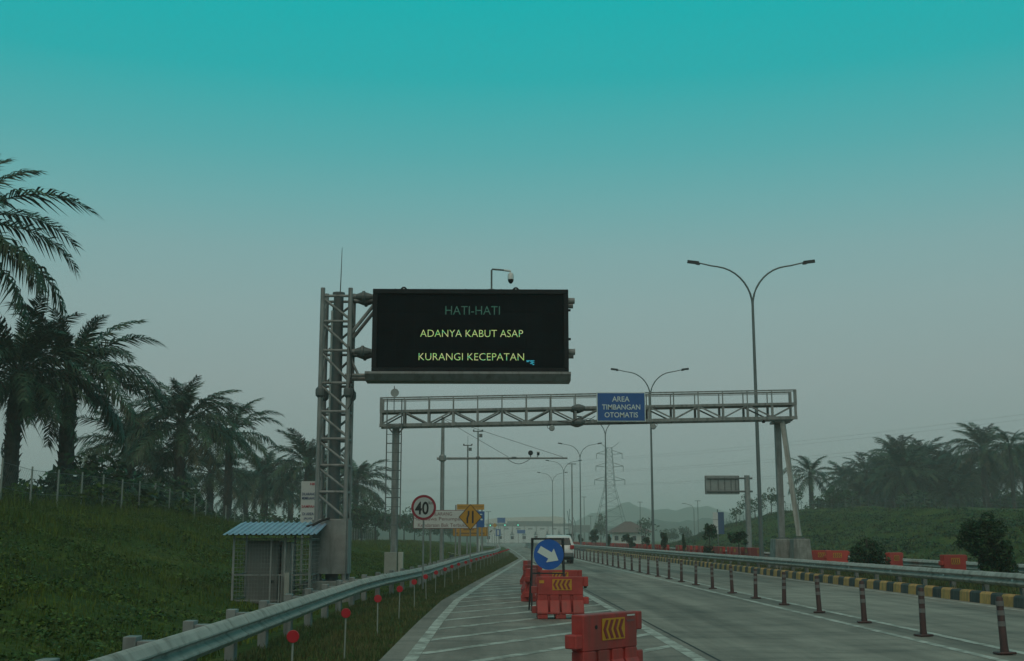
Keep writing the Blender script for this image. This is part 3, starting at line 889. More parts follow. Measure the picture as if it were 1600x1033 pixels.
for s in (8.95,):           # bolted splice
    for dz in (.06, .69):
        for dy in (0, .9):
            MB().tube([G(s - .3, dz, dy), G(s - .06, dz, dy), G(s + .06, dz, dy), G(s + .3, dz, dy)], [.08, .17, .17, .08], 10).build('splice', M['galv_dark'], ga)
MB().tube([G(8.0, .1, -.1), G(8.6, .02, -.13), G(9.0, .25, -.13), G(9.4, .1, -.1), G(9.7, .3, -.1)], .016, 6).build('cable', M['rubber'], ga)
# left column, ladder, cabinet
lx = at(616, 800, 53.5).x
MB().tube([(lx - GO.x, .4, -.3), (lx - GO.x, .4, 6.42)], .165, 14).build('column', M['galv'], ga, smooth=True)
for s in (-1, 1): MB().bar((lx - GO.x, .4, 6.05), (lx - GO.x + s * .32, .4, 6.44), .06).build('knee_brace', M['galv'], ga)
MB().box((lx - GO.x, .4, -.05), (.7, .7, .4)).build('footing', M['concrete_block'], ga, bevel=.02)
la, lb = at(603, 740, 53).x - GO.x, at(626, 740, 53).x - GO.x
for x in (la, lb): MB().bar((x, -.25, 2.0), (x, -.25, 7.7), .05).build('ladder_rail', M['galv_dark'], ga)
for k in range(12): MB().bar((la, -.25, 2.1 + k * .4), (lb, -.25, 2.1 + k * .4), .025 if k % 3 else .045).build('ladder_rung', M['galv_dark'], ga)
MB().box((lx - GO.x - .1, -.02, .42), (.55, .35, 1.0)).build('control_box', M['cabinet_lt'], ga, bevel=.01)
MB().box((lx - GO.x + .33, .1, .45), (.22, .3, .95)).build('control_box', M['box_cream'], ga, bevel=.01)
# right column with raking strut on a concrete block
rx = 13.06
MB().bar((rx - GO.x, .2, 1.55), (rx - GO.x, .2, 6.75), .26, .26).build('column', M['galv'], ga)
MB().bar((rx + .1 - GO.x, -.35, 6.72), (rx + .58 - GO.x, -.6, 1.62), .2, .2).build('raking_strut', M['galv_rail'], ga)
MB().box((rx + .1 - GO.x, .1, 6.70), (.7, 1.1, .1)).build('head_plate', M['galv'], ga)
for (x, y) in ((rx, .2), (rx + .58, -.6)): MB().box((x - GO.x, y, 1.53), (.42, .42, .06)).build('base_plate', M['galv_dark'], ga)
bk = MB(); 
for (xx, w, yy) in ((rx + .02, .42, .2), (rx + .58, .36, -.55)):
    vs = []
    for z, e in ((-.1, .10), (1.5, 0)):
        for sx, sy in ((-1, -1), (1, -1), (1, 1), (-1, 1)): vs.append((xx - GO.x + sx * (w + e), yy + sy * (.5 + e), z))
    m = MB().add(vs, [(0, 1, 2, 3), (7, 6, 5, 4), (0, 4, 5, 1), (1, 5, 6, 2), (2, 6, 7, 3), (3, 7, 4, 0)])
    m.build('concrete_base', M['concrete_block'], ga, bevel=.03)
# detectors under the gantry, and a dish on the walkway
for px, lab in ((862, 'camera in a round housing hanging below the gantry between the board and sign'), (1020, 'camera in a round housing hanging from the gantry just past the blue sign')):
    s = (at(px, 660, 53).x - GL.x); z = (GL + gu * s).z
    cmr = thing('traffic_camera', lab, 'camera', (at(px, 660, 53).x, 53.0, z - .02))
    MB().tube([(0, 0, .02), (0, 0, -.12), (0, -.05, -.2)], .03, 8).build('bracket', M['galv_dark'], cmr)
    MB().tube([(0, -.16, -.2), (0, -.12, -.2), (0, .1, -.2)], [.1, .135, .1], 14).build('housing', M['sign_back'], cmr, smooth=True)
    sg = -1 if px < 900 else 1
    MB().tube([(.02 * sg, 0, .0), (.12 * sg + .0, 0, -.02), (.2 * sg, 0, -.1), (.17 * sg, 0, -.2), (.05 * sg, 0, -.2)], .013, 6).build('cable', M['rubber'], cmr)
bu = thing('bullet_camera', 'small black sensor under the gantry near the right column', 'camera', (at(1193, 657, 53).x, 53.0, 6.76)); MB().box((0, 0, -.07), (.12, .2, .1)).build('housing', M['black_metal'], bu, bevel=.02); MB().tube([(0, 0, -.02), (0, 0, .03)], .02, 6).build('stem', M['galv_dark'], bu)
dsx = at(615, 612, 53.2)
ds = thing('antenna_dish', 'small grey dish antenna standing on the gantry walkway above the ladder', 'antenna', (dsx.x, 53.6, 7.15))
MB().tube([(0, 0, 0), (0, 0, 1.2)], .02, 6).build('mast', M['galv_dark'], ds)
MB().tube([(.03, -.02, .88), (.03, -.06, .88), (.03, -.10, .88)], [.06, .15, .19], 18).build('dish', M['sign_back'], ds, smooth=True)
# the blue sign
p, q = at(932, 613, 52.85), at(1009, 659, 52.85)
gsn = thing('gantry_sign', 'blue sign with white words AREA TIMBANGAN OTOMATIS hung on the gantry', 'road sign', ((p.x + q.x) / 2, 52.85, q.z))
SO = Vector(gsn.location); ww, hh = q.x - p.x, p.z - q.z
MB().lohi((-ww / 2, -.02, 0), (ww / 2, .03, hh)).build('border', M['arrow_white'], gsn, bevel=.008)
MB().lohi((-ww / 2 + .04, -.026, .04), (ww / 2 - .04, -.018, hh - .04)).build('face', M['sign_blue'], gsn)
for key, py in (('g1', 623.5), ('g2', 636), ('g3', 648.2)):
    z = at(970, py, 52.8).z - SO.z; obj('lettering', TXT[key], gsn, (.0 if key != 'g1' else -.01, -.032, z))
for sx in (-.6, .6): MB().bar((sx, .06, .1), (sx, .06, hh - .1), .06).build('bracket', M['galv'], gsn)

# ------------------------------------------------------------------ double-arm street lamps on the median
lm = thing('street_lamp', 'tall grey street lamp with two curved arms on the median', 'street lamp', group='double-arm street lamps on the median')
MB().tube([(0, 0, 0), (0, 0, 6), (0, 0, 12.6), (0, 0, 13.3)], [.115, .095, .07, .065], 12).build('pole', M['pole'], lm, smooth=True)
MB().box((0, 0, .04), (.4, .4, .08)).build('base_plate', M['pole'], lm)
for s in (-1, 1):
    pts = []
    for k in range(13):
        t_ = k / 12; a_ = R(88) * min(1, t_ * 1.25)
        pts.append((s * (2.0 * (1 - math.cos(a_)) + max(0, t_ - .8) * 4.2), 0, 13.15 + 2.15 * math.sin(a_) + max(0, t_ - .8) * 1.0))
    arm = MB().tube(pts, [.055 - .02 * k / 12 for k in range(13)], 8).build('arm', M['pole'], lm, smooth=True)
    e_ = Vector(pts[-1]); d_ = Vector((s, 0, .12))
    h_ = MB().bar(e_ - d_ * .05, e_ + d_ * .55, .09, .17).build('lamp_head', M['dark_steel'], lm, bevel=.015)
    MB().bar(e_ - d_ * .1 + Vector((0, 0, -.05)), e_ + d_ * .1 + Vector((0, 0, -.05)), .1, .12).build('head_clamp', M['dark_steel'], h_)
for i, px in enumerate((1189.5, 1019, 946, 905, 881, 863.5)):
    yy = 60 + 39.7 * i
    o = lm if i == 0 else copy_tree(lm)
    o.location = (13.6, yy, .2)
    o.rotation_euler = (0, 0, R(-2))

# ------------------------------------------------------------------ camera pole with long boom
PO = Vector((-3.14, 79, 0))
cp = thing('boom_pole', 'grey pole with a long horizontal boom stayed by wires over the road', 'pole', PO)
MB().tube([(0, 0, -.1), (0, 0, 6.2), (0, 0, 6.8), (0, 0, 9.5)], [.15, .135, .13, .10], 12).build('pole', M['galv'], cp, smooth=True)
MB().box((0, 0, .05), (.55, .55, .1)).build('base_plate', M['galv_dark'], cp)
MB().tube([(-.38, -.02, 6.75), (8.3, -.02, 6.79)], [.085, .06], 10).build('boom', M['galv'], cp)
MB().tube([(0, 0, 6.55), (0, 0, 6.62), (0, 0, 6.92), (0, 0, 7.02)], [.14, .24, .24, .14], 12).build('clamp', M['galv'], cp)
MB().tube([(0, 0, 9.4), (4.35, 0, 6.87)], .014, 5).build('stay_wire', M['wire'], cp); MB().tube([(0, 0, 9.45), (8.0, 0, 6.86)], .014, 5).build('stay_wire', M['wire'], cp)
MB().tube([(4.3 + 1.5 * k, -.05, 6.72 - .32 * math.sin(math.pi * k)) for k in [i / 8 for i in range(9)]], .02, 6).build('cable', M['rubber'], cp)
MB().box((4.75, -.02, 6.8), (.3, .22, .14)).build('junction_box', M['galv_dark'], cp); MB().box((2.35, -.02, 6.82), (.25, .2, .12)).build('junction_box', M['galv_dark'], cp)
dr = thing('flash_camera', 'round black flash unit standing on the boom', 'camera', (at(829, 714, 79).x, 78.98, 6.84))
MB().tube([(0, 0, 0), (0, 0, .15)], .03, 6).build('stem', M['galv_dark'], dr); disc(MB(), (0, -.1, .29), .165, .2).build('housing', M['black_metal'], dr, bevel=.02)
dr = thing('boom_camera', 'white boxy camera with black lens standing on the boom', 'camera', (at(841, 714, 79).x, 78.98, 6.84))
MB().tube([(-.08, 0, 0), (0, 0, .15)], .03, 6).build('stem', M['galv_dark'], dr); MB().box((0, 0, .22), (.17, .3, .17)).build('lens', M['black_metal'], dr, bevel=.02); MB().box((0, 0, .345), (.2, .34, .07)).build('hood', M['white_plastic'], dr, bevel=.015)

# thin masts behind the boom
for (px, top, d, lab) in ((731, 695, 118, 'shorter slim grey mast with crossbar head behind the yellow boards'), (747, 673, 108, 'taller slim grey mast with crossbar head behind the yellow boards')):
    p = at(px, top, d); ms = thing('mast', lab, 'mast', (p.x, d, terrain(p.x, d)))
    h = p.z - terrain(p.x, d)
    MB().tube([(0, 0, -.2), (0, 0, h)], [.10, .07], 8).build('pole', M['galv'], ms)
    MB().bar((-.45, 0, h - .06), (.45, 0, h - .06), .09).build('crossbar', M['galv_dark'], ms)
    for s in (-.4, .4): MB().box((s, 0, h + .03), (.14, .14, .12)).build('lamp', M['galv_dark'], ms)
    MB().tube([(0, 0, h), (0, 0, h + .9)], .02, 5).build('rod', M['galv_dark'], ms); MB().box((.25, 0, h - .45), (.3, .25, .3)).build('camera_box', M['galv_dark'], ms)

# ------------------------------------------------------------------ roadside signs
def post_sign(name, label, px, py, d, foot=None):
    p = at(px, py, d); z = terrain(p.x, d); return thing(name, label, 'road sign', (p.x, d, z)), p.z - z
t, h = post_sign('speed_limit_sign', 'round white 40 km speed limit sign with dark red rim on a thin post', 662, 793, 37)
MB().tube([(0, .035, -.3), (0, .035, h + .25)], .028, 8).build('post', M['galv'], t)
rim = disc(MB(), (0, 0, h), .385, .012, 40).build('rim', M['sign_red'], t); disc(MB(), (0, -.006, h), .31, .006, 40).build('face', M['sign_white'], rim)
obj('numerals', TXT['40'], t, (-.055, -.01, h - .02)); obj('lettering', TXT['km'], t, (.215, -.01, h + .14))
t, h = post_sign('merge_sign', 'yellow diamond sign with a black lane-merge symbol before the notice board', 735, 808, 63)
MB().tube([(0, .045, -.3), (0, .045, h + .4)], .035, 8).build('post', M['galv'], t)
D = .625
MB().prism([(-D, h), (0, h + D * 1.08), (D, h), (0, h - D * 1.08)], 0, .015, 'y').build('border', M['ink_black'], t)
k = .93; MB().prism([(-D * k, h), (0, h + D * 1.08 * k), (D * k, h), (0, h - D * 1.08 * k)], -.006, -.001, 'y').build('face', M['sign_yellow'], t)
MB().lohi((.08, -.012, h - .32), (.17, -.007, h + .32)).build('symbol', M['ink_black'], t)
MB().prism([(-.2, h - .32), (-.11, h - .32), (-.12, h - .06), (-.05, h + .12), (-.05, h + .32), (-.14, h + .32), (-.14, h + .14), (-.21, h - .06)], -.012, -.007, 'y').build('symbol', M['ink_black'], t)
d = 72; p, q = at(646, 797, d), at(745, 826, d)
t = thing('notice_board', 'wide white board with maroon words starting DILARANG behind the speed limit sign', 'sign', ((p.x + q.x) / 2, d, terrain((p.x + q.x) / 2, d))); SO = Vector(t.location)
w_, z0, z1 = (q.x - p.x) / 2, q.z - SO.z, p.z - SO.z
MB().lohi((-w_, 0, z0), (w_, .03, z1)).build('frame', M['ink_maroon'], t); MB().lohi((-w_ + .035, -.006, z0 + .035), (w_ - .035, -.001, z1 - .035)).build('face', M['sign_white'], t)
for x in (-w_ * .45, w_ * .48): MB().bar((x, .07, -.3), (x, .07, z1 - .05), .08).build('post', M['galv'], t)
for key, px, py in (('d1', 690, 803), ('d2', 691, 811.5), ('d3', 691.5, 820.5)):
    c = at(px, py, d); obj('lettering', TXT[key], t, (c.x - SO.x, -.01, c.z - SO.z))
d = 104; p, q = at(714, 788, d), at(756, 797, d)
t = thing('direction_board', 'yellow and blue stacked road boards on two posts behind the merge sign', 'road sign', ((p.x + q.x) / 2, d, terrain((p.x + q.x) / 2, d))); SO = Vector(t.location)
def plate(parent, pa, pb, dd, name, m, lift=0):
    a_, b_ = at(*pa, dd), at(*pb, dd)
    return MB().lohi((a_.x - SO.x, -lift, b_.z - SO.z), (b_.x - SO.x, .03 - lift, a_.z - SO.z)).build(name, M[m], parent)
plate(t, (714, 788), (756.5, 796.6), d, 'upper_board', 'sign_yellow')
pl = plate(t, (717, 799), (757, 824.0), d, 'blue_board', 'sign_blue')
for (a_, b_) in (((749.5, 803), (753.5, 804.5)), ((748, 806.5), (751, 808.5)), ((751, 810.5), (754, 813)), ((742, 820), (744.5, 822))): plate(pl, a_, b_, d, 'mark', 'arrow_white', .012)
plate(t, (716, 791.6), (755, 792.5), d, 'text_strip', 'ink_brown', .012)
for px in (712, 753): 
    x = at(px, 820, d).x - SO.x; MB().bar((x, .1, -.3), (x, .1, at(px, 789, d).z - SO.z), .12).build('post', M['galv'], t)
d = 112; p = at(735, 830, d)
t = thing('warning_board', 'broad yellow board with faded brown lines below the blue board', 'road sign', (p.x, d, terrain(p.x, d))); SO = Vector(t.location)
plate(t, (708, 823.5), (762, 838), d, 'board', 'sign_yellow')
for (a_, b_) in (((709, 824), (709.8, 837.5)), ((760, 824), (761, 837.5)), ((709, 837), (761, 837.8)), ((724, 826.5), (741, 828.6)), ((711, 832), (716, 835)), ((719, 832.2), (733, 834.8)), ((734.5, 832.2), (748, 834.8)), ((750, 832.2), (757, 834.8))): plate(t, a_, b_, d, 'mark', 'ink_brown', .012)
for px in (717, 754): x = at(px, 830, d).x - SO.x; MB().bar((x, .1, -.3), (x, .1, at(px, 825, d).z - SO.z), .12).build('post', M['galv'], t)
p = at(747, 842, 110); t = tag(MB().lohi((p.x - .15, 109.95, terrain(p.x, 110)), (p.x + .15, 110.05, at(747, 842, 110).z)).build('marker_board', M['white_plastic']), 'narrow white upright marker under the yellow board', 'marker')
# small roadside unit with solar lid on the slope
p = at(706, 870, 74); t = thing('weather_unit', 'small dark roadside unit on a short stem behind the guardrail', 'equipment', (p.x, 74, terrain(p.x, 74)))
MB().tube([(0, 0, -.1), (0, 0, .55)], .03, 6).build('stem', M['galv_dark'], t); MB().box((0, 0, .62), (.28, .22, .2)).build('box', M['galv_dark'], t); MB().box((0.06, -.02, .78), (.6, .4, .03), rot=Matrix.Rotation(.25, 3, 'Y')).build('lid', M['cabinet_lt'], t)

# back of a cantilever sign for the opposite lanes
d = 95; p = at(1167, 743, d)
t = thing('cantilever_sign', 'grey back of a road sign held out on a post beyond the median', 'road sign', (p.x, d, 0)); SO = Vector(t.location)
MB().tube([(0, 0, -.2), (0, 0, p.z)], .23, 14).build('post', M['galv'], t, smooth=True)
a_, b_ = at(1101, 743, d), at(1155, 772.5, d)
MB().lohi((a_.x - SO.x, -.02, b_.z), (b_.x - SO.x, .04, a_.z)).build('panel', M['sign_back'], t, bevel=.02)
for px in (1101.6, 1154): x = at(px, 750, d).x - SO.x; MB().bar((x, -.04, b_.z + .03), (x, -.04, a_.z - .03), .07).build('edge_rib', M['galv_dark'], t)
for px in (1110, 1122, 1132, 1142, 1149): x = at(px, 750, d).x - SO.x; MB().bar((x, -.05, b_.z + .1), (x, -.05, a_.z - .1), .06).build('rib', M['galv_dark'], t)
for py in (747.5, 768): z = at(1130, py, d).z; MB().tube([(a_.x - SO.x + .15, -.09, z), (.4, -.09, z)], .075, 10).build('arm', M['galv_dark'], t)
# white and dark double board on the slope
d = 120; p = at(1113, 800, d); x = p.x
t = thing('double_board', 'tall narrow board, one half white and one dark, on the grassy slope', 'sign', (x, d, terrain(x, d))); SO = Vector(t.location)
a_, b_ = at(1113.5, 800.5, d), at(1122.5, 834.5, d); c = at(1132, 834.5, d)
MB().lohi((a_.x - SO.x, 0, b_.z - SO.z), (b_.x - SO.x, .08, a_.z - SO.z)).build('white_half', M['sign_white'], t)
MB().lohi((b_.x - SO.x + .002, .0, b_.z - SO.z), (c.x - SO.x, .1, a_.z - SO.z + .02)).build('dark_half', M['ink_blue'], t)
for k in (.33, .66): z = b_.z + (a_.z - b_.z) * k - SO.z; MB().lohi((a_.x - SO.x, -.006, z - .02), (b_.x - SO.x, -.001, z + .02)).build('seam', M['galv_dark'], t)
MB().bar((b_.x - SO.x, .13, -.4), (b_.x - SO.x, .13, a_.z - SO.z + .3), .09).build('post', M['galv_dark'], t)

# ------------------------------------------------------------------ white car in the lane
car = thing('parked_car', 'white sport utility vehicle seen from behind beyond the arrow sign', 'car', (4.28, 76, 0))
prof = [(-2.2, .42), (-2.25, .75), (-2.2, .98), (-2.08, 1.05), (-1.9, 1.55), (-1.6, 1.72), (.2, 1.74), (.9, 1.1), (1.9, .98), (2.2, .8), (2.22, .42)]
m = MB(); n = len(prof)
def cw(z): return .90 if z < 1.06 else .90 - (z - 1.06) * .27
for sx in (-1, 1):
    for u, z in prof: m.v.append((sx * cw(z), u, z))
m.f = [tuple(range(n)), tuple(range(2 * n - 1, n - 1, -1))] + [(i, n + i, n + (i + 1) % n, (i + 1) % n) for i in range(n)]
body = m.build('body', M['car_white'], car, bevel=.05, smooth=True)
def rw(z, y): return (z - 1.05) / .5 * .18
rwv = [(-.74, -2.085 + .06, 1.12), (.74, -2.085 + .06, 1.12), (.64, -1.915 - .005, 1.56), (-.64, -1.915 - .005, 1.56)]
MB().add([(a_, b_ - .035, c_) for a_, b_, c_ in rwv] + [(a_, b_ + .05, c_) for a_, b_, c_ in rwv], [(0, 1, 2, 3), (7, 6, 5, 4), (0, 4, 5, 1), (1, 5, 6, 2), (2, 6, 7, 3), (3, 7, 4, 0)]).build('rear_window', M['glass_dark'], car)
for s in (-1, 1):
    g_ = MB(); sv = [(-1.85, 1.12), (.7, 1.12), (.1, 1.6), (-1.62, 1.6)]
    g_.add([(s * (cw(z) + .012), u, z) for u, z in sv] + [(s * (cw(z) - .02), u, z) for u, z in sv], [(0, 1, 2, 3), (7, 6, 5, 4), (0, 4, 5, 1), (1, 5, 6, 2), (2, 6, 7, 3), (3, 7, 4, 0)]).build('side_window', M['glass_dark'], car)
    MB().lohi((s * .66, -2.30, .88), (s * .90, -2.12, 1.12)).build('tail_light', M['lamp_red'], car, bevel=.02)
    MB().lohi((s * .62, -2.31, .52), (s * .84, -2.2, .6)).build('rear_reflector', M['lamp_red'], car)
    MB().box((s * 1.0, .62, 1.12), (.2, .14, .16)).build('wing_mirror', M['car_white'], car, bevel=.03)
    for y in (-1.38, 1.38):
        w_ = MB().tube([(s * .68, y, .36), (s * .91, y, .36)], .36, 20).build('wheel', M['rubber'], car, bevel=.03)
        MB().tube([(s * .9, y, .36), (s * .925, y, .36)], .22, 16).build('rim', M['sign_back'], w_)
MB().lohi((-.86, -2.33, .40), (.86, -2.12, .66)).build('bumper', M['galv_dark'], car, bevel=.04)
MB().lohi((-.26, -2.345, .72), (.26, -2.24, .84)).build('number_plate', M['ink_black'], car)
MB().lohi((-.85, -2.1, .22), (.85, 2.0, .45)).build('underbody', M['rubber'], car)

# ------------------------------------------------------------------ vegetation
def np_mesh(name, V, Fc, m):
    me = bpy.data.meshes.new(name)
    nf = len(Fc); k = Fc.shape[1]
    me.vertices.add(len(V)); me.vertices.foreach_set('co', V.astype(np.float32).ravel())
    me.loops.add(nf * k); me.loops.foreach_set('vertex_index', Fc.astype(np.int32).ravel())
    me.polygons.add(nf); me.polygons.foreach_set('loop_start', np.arange(0, nf * k, k, dtype=np.int32))
    try: me.polygons.foreach_set('loop_total', np.full(nf, k, dtype=np.int32))
    except Exception: pass
    me.update(calc_edges=True); me.materials.append(m)
    return me


def frond_mesh(L, droop, seed, m, pairs=54, leaf=1.1, sag=.45, ragged=.15):
    r = random.Random(seed); V = []; Fc = []
    pts = []; p = Vector((0, 0, 0)); n = 26
    tw_ = r.uniform(-.5, .5)
    for i in range(n + 1):
        t_ = i / n; a_ = -R(droop) * t_ ** 1.4
        pts.append((p.copy(), a_)); p = p + Vector((math.cos(a_), tw_ * .12 * t_, math.sin(a_))) * (L / n)
    def pos(t_):
        f = min(n - 1e-6, t_ * n); i = int(f); k_ = f - i
        return pts[i][0].lerp(pts[i + 1][0], k_), pts[i][1]
    def tri(a_, b_, c_):
        k_ = len(V); V.extend([a_, b_, c_]); Fc.append((k_, k_ + 1, k_ + 2))
    # rachis, triangular section
    for i in range(0, n, 2):
        a0, a1 = pts[i][0], pts[i + 2][0]; w0, w1 = .05 * (1 - i / n) + .008, .05 * (1 - (i + 2) / n) + .008
        for (s0, s1) in (((0, -1), (0, 1)), ((0, 1), (-1, 0)), ((-1, 0), (0, -1))):
            q = [a0 + Vector((0, s0[1] * w0, s0[0] * w0)), a0 + Vector((0, s1[1] * w0, s1[0] * w0)), a1 + Vector((0, s1[1] * w1, s1[0] * w1)), a1 + Vector((0, s0[1] * w1, s0[0] * w1))]
            tri(q[0], q[1], q[2]); tri(q[0], q[2], q[3])
    for s in (-1, 1):
        for i in range(pairs):
            t_ = .13 + .87 * (i + r.uniform(-.3, .3)) / pairs
            t_ = min(.995, max(.1, t_))
            if r.random() < ragged * .4: continue
            b_, a_ = pos(t_)
            tan = Vector((math.cos(a_), 0, math.sin(a_))); up = Vector((-math.sin(a_), 0, math.cos(a_)))
            ln = leaf * min(1, .35 + 2.6 * (t_ - .1)) * (1 - .62 * max(0, t_ - .55) / .45) * r.uniform(.75, 1.1)
            fw = .35 + .75 * t_ + r.uniform(-.15, .15)
            lift = r.choice((.55, .25, -.05)) + r.uniform(-.12, .12)
            d_ = (Vector((0, s, 0)) + tan * fw + up * lift).normalized()
            m1 = b_ + d_ * ln * .5 + Vector((0, 0, -sag * .12 * ln)); e1 = b_ + d_ * ln * .93 + Vector((0, 0, -sag * ln * r.uniform(.7, 1.5)))
            w = .05 * r.uniform(.8, 1.3); side = tan * w
            k_ = len(V); V.extend([b_ - side * .6, b_ + side * .6, m1 + side, m1 - side, e1])
            Fc.append((k_, k_ + 1, k_ + 2)); Fc.append((k_, k_ + 2, k_ + 3)); Fc.append((k_ + 3, k_ + 2, k_ + 4))
    return np_mesh('frond', np.array([tuple(v) for v in V]), np.array(Fc), m)


PL, PO_ = M['palm_leaf'], M['palm_leaf_old']
FR = {'up': [frond_mesh(4.6, 55, s, PL) for s in (1, 2, 3)], 'mid': [frond_mesh(5.2, 78, s, PL, sag=.5) for s in (4, 5, 6, 7)],
      'low': [frond_mesh(5.2, 62, s, PL, sag=.6) for s in (8, 9, 10)], 'hang': [frond_mesh(4.8, 34, s, PO_, pairs=40, leaf=.8, sag=.7, ragged=.6) for s in (11, 12)],
      'hangg': [frond_mesh(4.9, 40, s, PL, sag=.7, ragged=.3) for s in (13, 14)]}


def trunk_mesh(seed, h):
    r = random.Random(seed); m = MB()
    n = 7
    m.tube([(r.uniform(-.05, .05), r.uniform(-.05, .05), h * k / n) for k in range(n + 1)], [.42 - .12 * k / n for k in range(n + 1)], 10)
    nb_ = int(h * 16)
    for i in range(nb_):
        z = h * (i + .5) / nb_; a_ = i * 2.39996; rr_ = .36 - .1 * z / h
        c = Vector((math.cos(a_), math.sin(a_), 0)); s = Vector((-math.sin(a_), math.cos(a_), 0)); L_ = r.uniform(.18, .4)
        b_ = c * rr_ + Vector((0, 0, z)); e_ = c * (rr_ + L_ * .55) + Vector((0, 0, z + L_ * .8))
        m.add([b_ + s * .11 - Vector((0, 0, .08)), b_ - s * .11 - Vector((0, 0, .08)), b_ + Vector((0, 0, .12)), e_ + s * .05, e_ - s * .05], [(0, 1, 4, 3), (0, 3, 2), (1, 2, 4), (2, 3, 4)])
    return m.mesh('trunk', M['palm_trunk'])
TR = [trunk_mesh(s, 8.0) for s in (1, 2, 3)]


def palm(px, py, d, label, seed, sc_=1.0, group=None, nf=42, hang=.35, lean=0, detail=1):
    """oil palm whose crown heart is at the measured place"""
    p = at(px, py, d); zb = terrain(p.x, d); h = p.z - zb
    r = random.Random(seed)
    t = thing('oil_palm', label, 'palm tree', (p.x, d, zb - .1), r.uniform(0, 6.28), group)
    obj('trunk', r.choice(TR), t, (0, 0, 0), None, (sc_ * 1.0, sc_ * 1.0, (h + .2) / 8.0))
    for i in range(nf):
        k = i / nf; azm = i * 2.39996 + r.uniform(-.25, .25)
        e_ = 82 - 118 * k ** .9 + r.uniform(-9, 9)
        if e_ > 52: mm = r.choice(FR['up'])
        elif e_ > 12: mm = r.choice(FR['mid'])
        elif e_ > -15: mm = r.choice(FR['low'])
        else: mm = r.choice(FR['hang'] if r.random() < hang else FR['hangg'])
        s = sc_ * r.uniform(.85, 1.08) * (.72 if e_ > 68 else 1)
        rad = .22 * sc_
        # frond meshes run along +X; pitch by -e about Y then turn to the azimuth
        o = obj('frond', mm, t, (rad * math.cos(azm), rad * math.sin(azm), h + .1 - .55 * k * sc_), None, (s, s, s))
        o.rotation_euler = (Matrix.Rotation(azm, 3, 'Z') @ Matrix.Rotation(-R(e_), 3, 'Y') @ Matrix.Rotation(r.uniform(-.25, .25), 3, 'X')).to_euler()
    return t


LG = 'oil palms beyond the fence on the bank'
palm(-72, 338, 50, 'tallest oil palm, its trunk standing outside the picture edge, fronds reaching in', 21, 1.12, nf=32)
palm(112, 575, 66, 'broad oil palm with the bushiest crown standing beyond the bank fence', 22, 1.12, nf=40, hang=.3)
palm(28, 575, 62, 'oil palm with drooping crown next to the bushiest palm beyond the fence', 23, 1.0, nf=42)
palm(284, 655, 88, 'oil palm with open spreading crown standing apart along the bank fence', 24, 1.08, nf=42)
palm(204, 690, 96, 'low dark oil palm squeezed between two taller ones beyond the fence', 25, 1.05, nf=42)
palm(360, 672, 108, 'oil palm with a bare upright spear leaf beyond the shelter', 26, 1.0, nf=26, hang=.5)
palm(482, 722, 140, 'oil palm half hidden behind the message board tower', 27, 1.15, nf=42)
palm(556, 752, 172, 'oil palm whose fronds show between the tower and gantry', 28, 1.2, nf=42)
for i, (px, py, d, s) in enumerate([(415, 745, 150, 1.05), (330, 735, 128, 1.0), (455, 765, 178, 1.1), (248, 735, 118, .9), (505, 775, 205, 1.1), (385, 760, 165, 1.0)]):
    palm(px, py, d, 'shadowed oil palm in the second row behind the bank fence', 40 + i, s, 'second row of oil palms behind the bank fence', nf=42)
palm(1266, 738, 195, 'lone oil palm with star-shaped crown standing apart on the hill crest', 61, 1.0, nf=26, hang=.15)
palm(1352, 735, 205, 'thin oil palm with bare upright leaves at the edge of the hilltop grove', 62, 1.1, nf=22, hang=.7)
palm(1535, 697, 190, 'tallest oil palm of the hilltop grove with wide spreading crown', 63, 1.3, nf=42)
palm(1578, 695, 170, 'dying oil palm with hanging brown fronds on a bare dark trunk', 64, .75, nf=20, hang=.9)
for i, (px, py, d, s) in enumerate([(1405, 712, 205, 1.2), (1440, 716, 215, 1.25), (1380, 735, 212, 1.15), (1475, 728, 210, 1.2), (1320, 745, 225, 1.0), (1425, 750, 195, 1.1), (1503, 745, 205, 1.15), (1550, 735, 215, 1.2), (1600, 725, 205, 1.2), (1468, 762, 192, .95), (1395, 765, 198, 1.0), (1352, 762, 215, 1.0), (1630, 700, 195, 1.2), (1525, 755, 225, 1.1), (1412, 735, 190, 1.25), (1455, 740, 200, 1.2), (1345, 775, 200, .9), (1490, 770, 188, 1.0)]):
    palm(px, py, d, 'dark oil palm packed into the grove on the hilltop', 70 + i, s, 'oil palms of the hilltop grove', nf=50, hang=.2)


def leaf_cloud(n, rad, leaf, seed, m, clumps=14, flat=.0, name='foliage', fill=.55):
    r = np.random.default_rng(seed)
    cl = r.normal(size=(clumps, 3)); cl /= np.linalg.norm(cl, axis=1)[:, None]
    cl *= r.uniform(.2, .9, (clumps, 1))
    which = r.integers(0, clumps, n)
    d = r.normal(size=(n, 3)); d /= np.linalg.norm(d, axis=1)[:, None]
    c = cl[which] + d * (r.uniform(.45, 1, (n, 1)) ** .5) * r.uniform(.25, .48, (clumps, 1))[which]
    c *= np.array(rad)
    u = r.normal(size=(n, 3)); u /= np.linalg.norm(u, axis=1)[:, None]
    w = np.cross(u, r.normal(size=(n, 3))); w /= np.linalg.norm(w, axis=1)[:, None]
    s = leaf * r.uniform(.6, 1.3, (n, 1))
    V = np.stack([c - u * s, c + w * s * .42, c + u * s, c - w * s * .42], 1).reshape(-1, 3)
    F = np.arange(4 * n).reshape(-1, 4)
    return np_mesh(name, V, F, m)


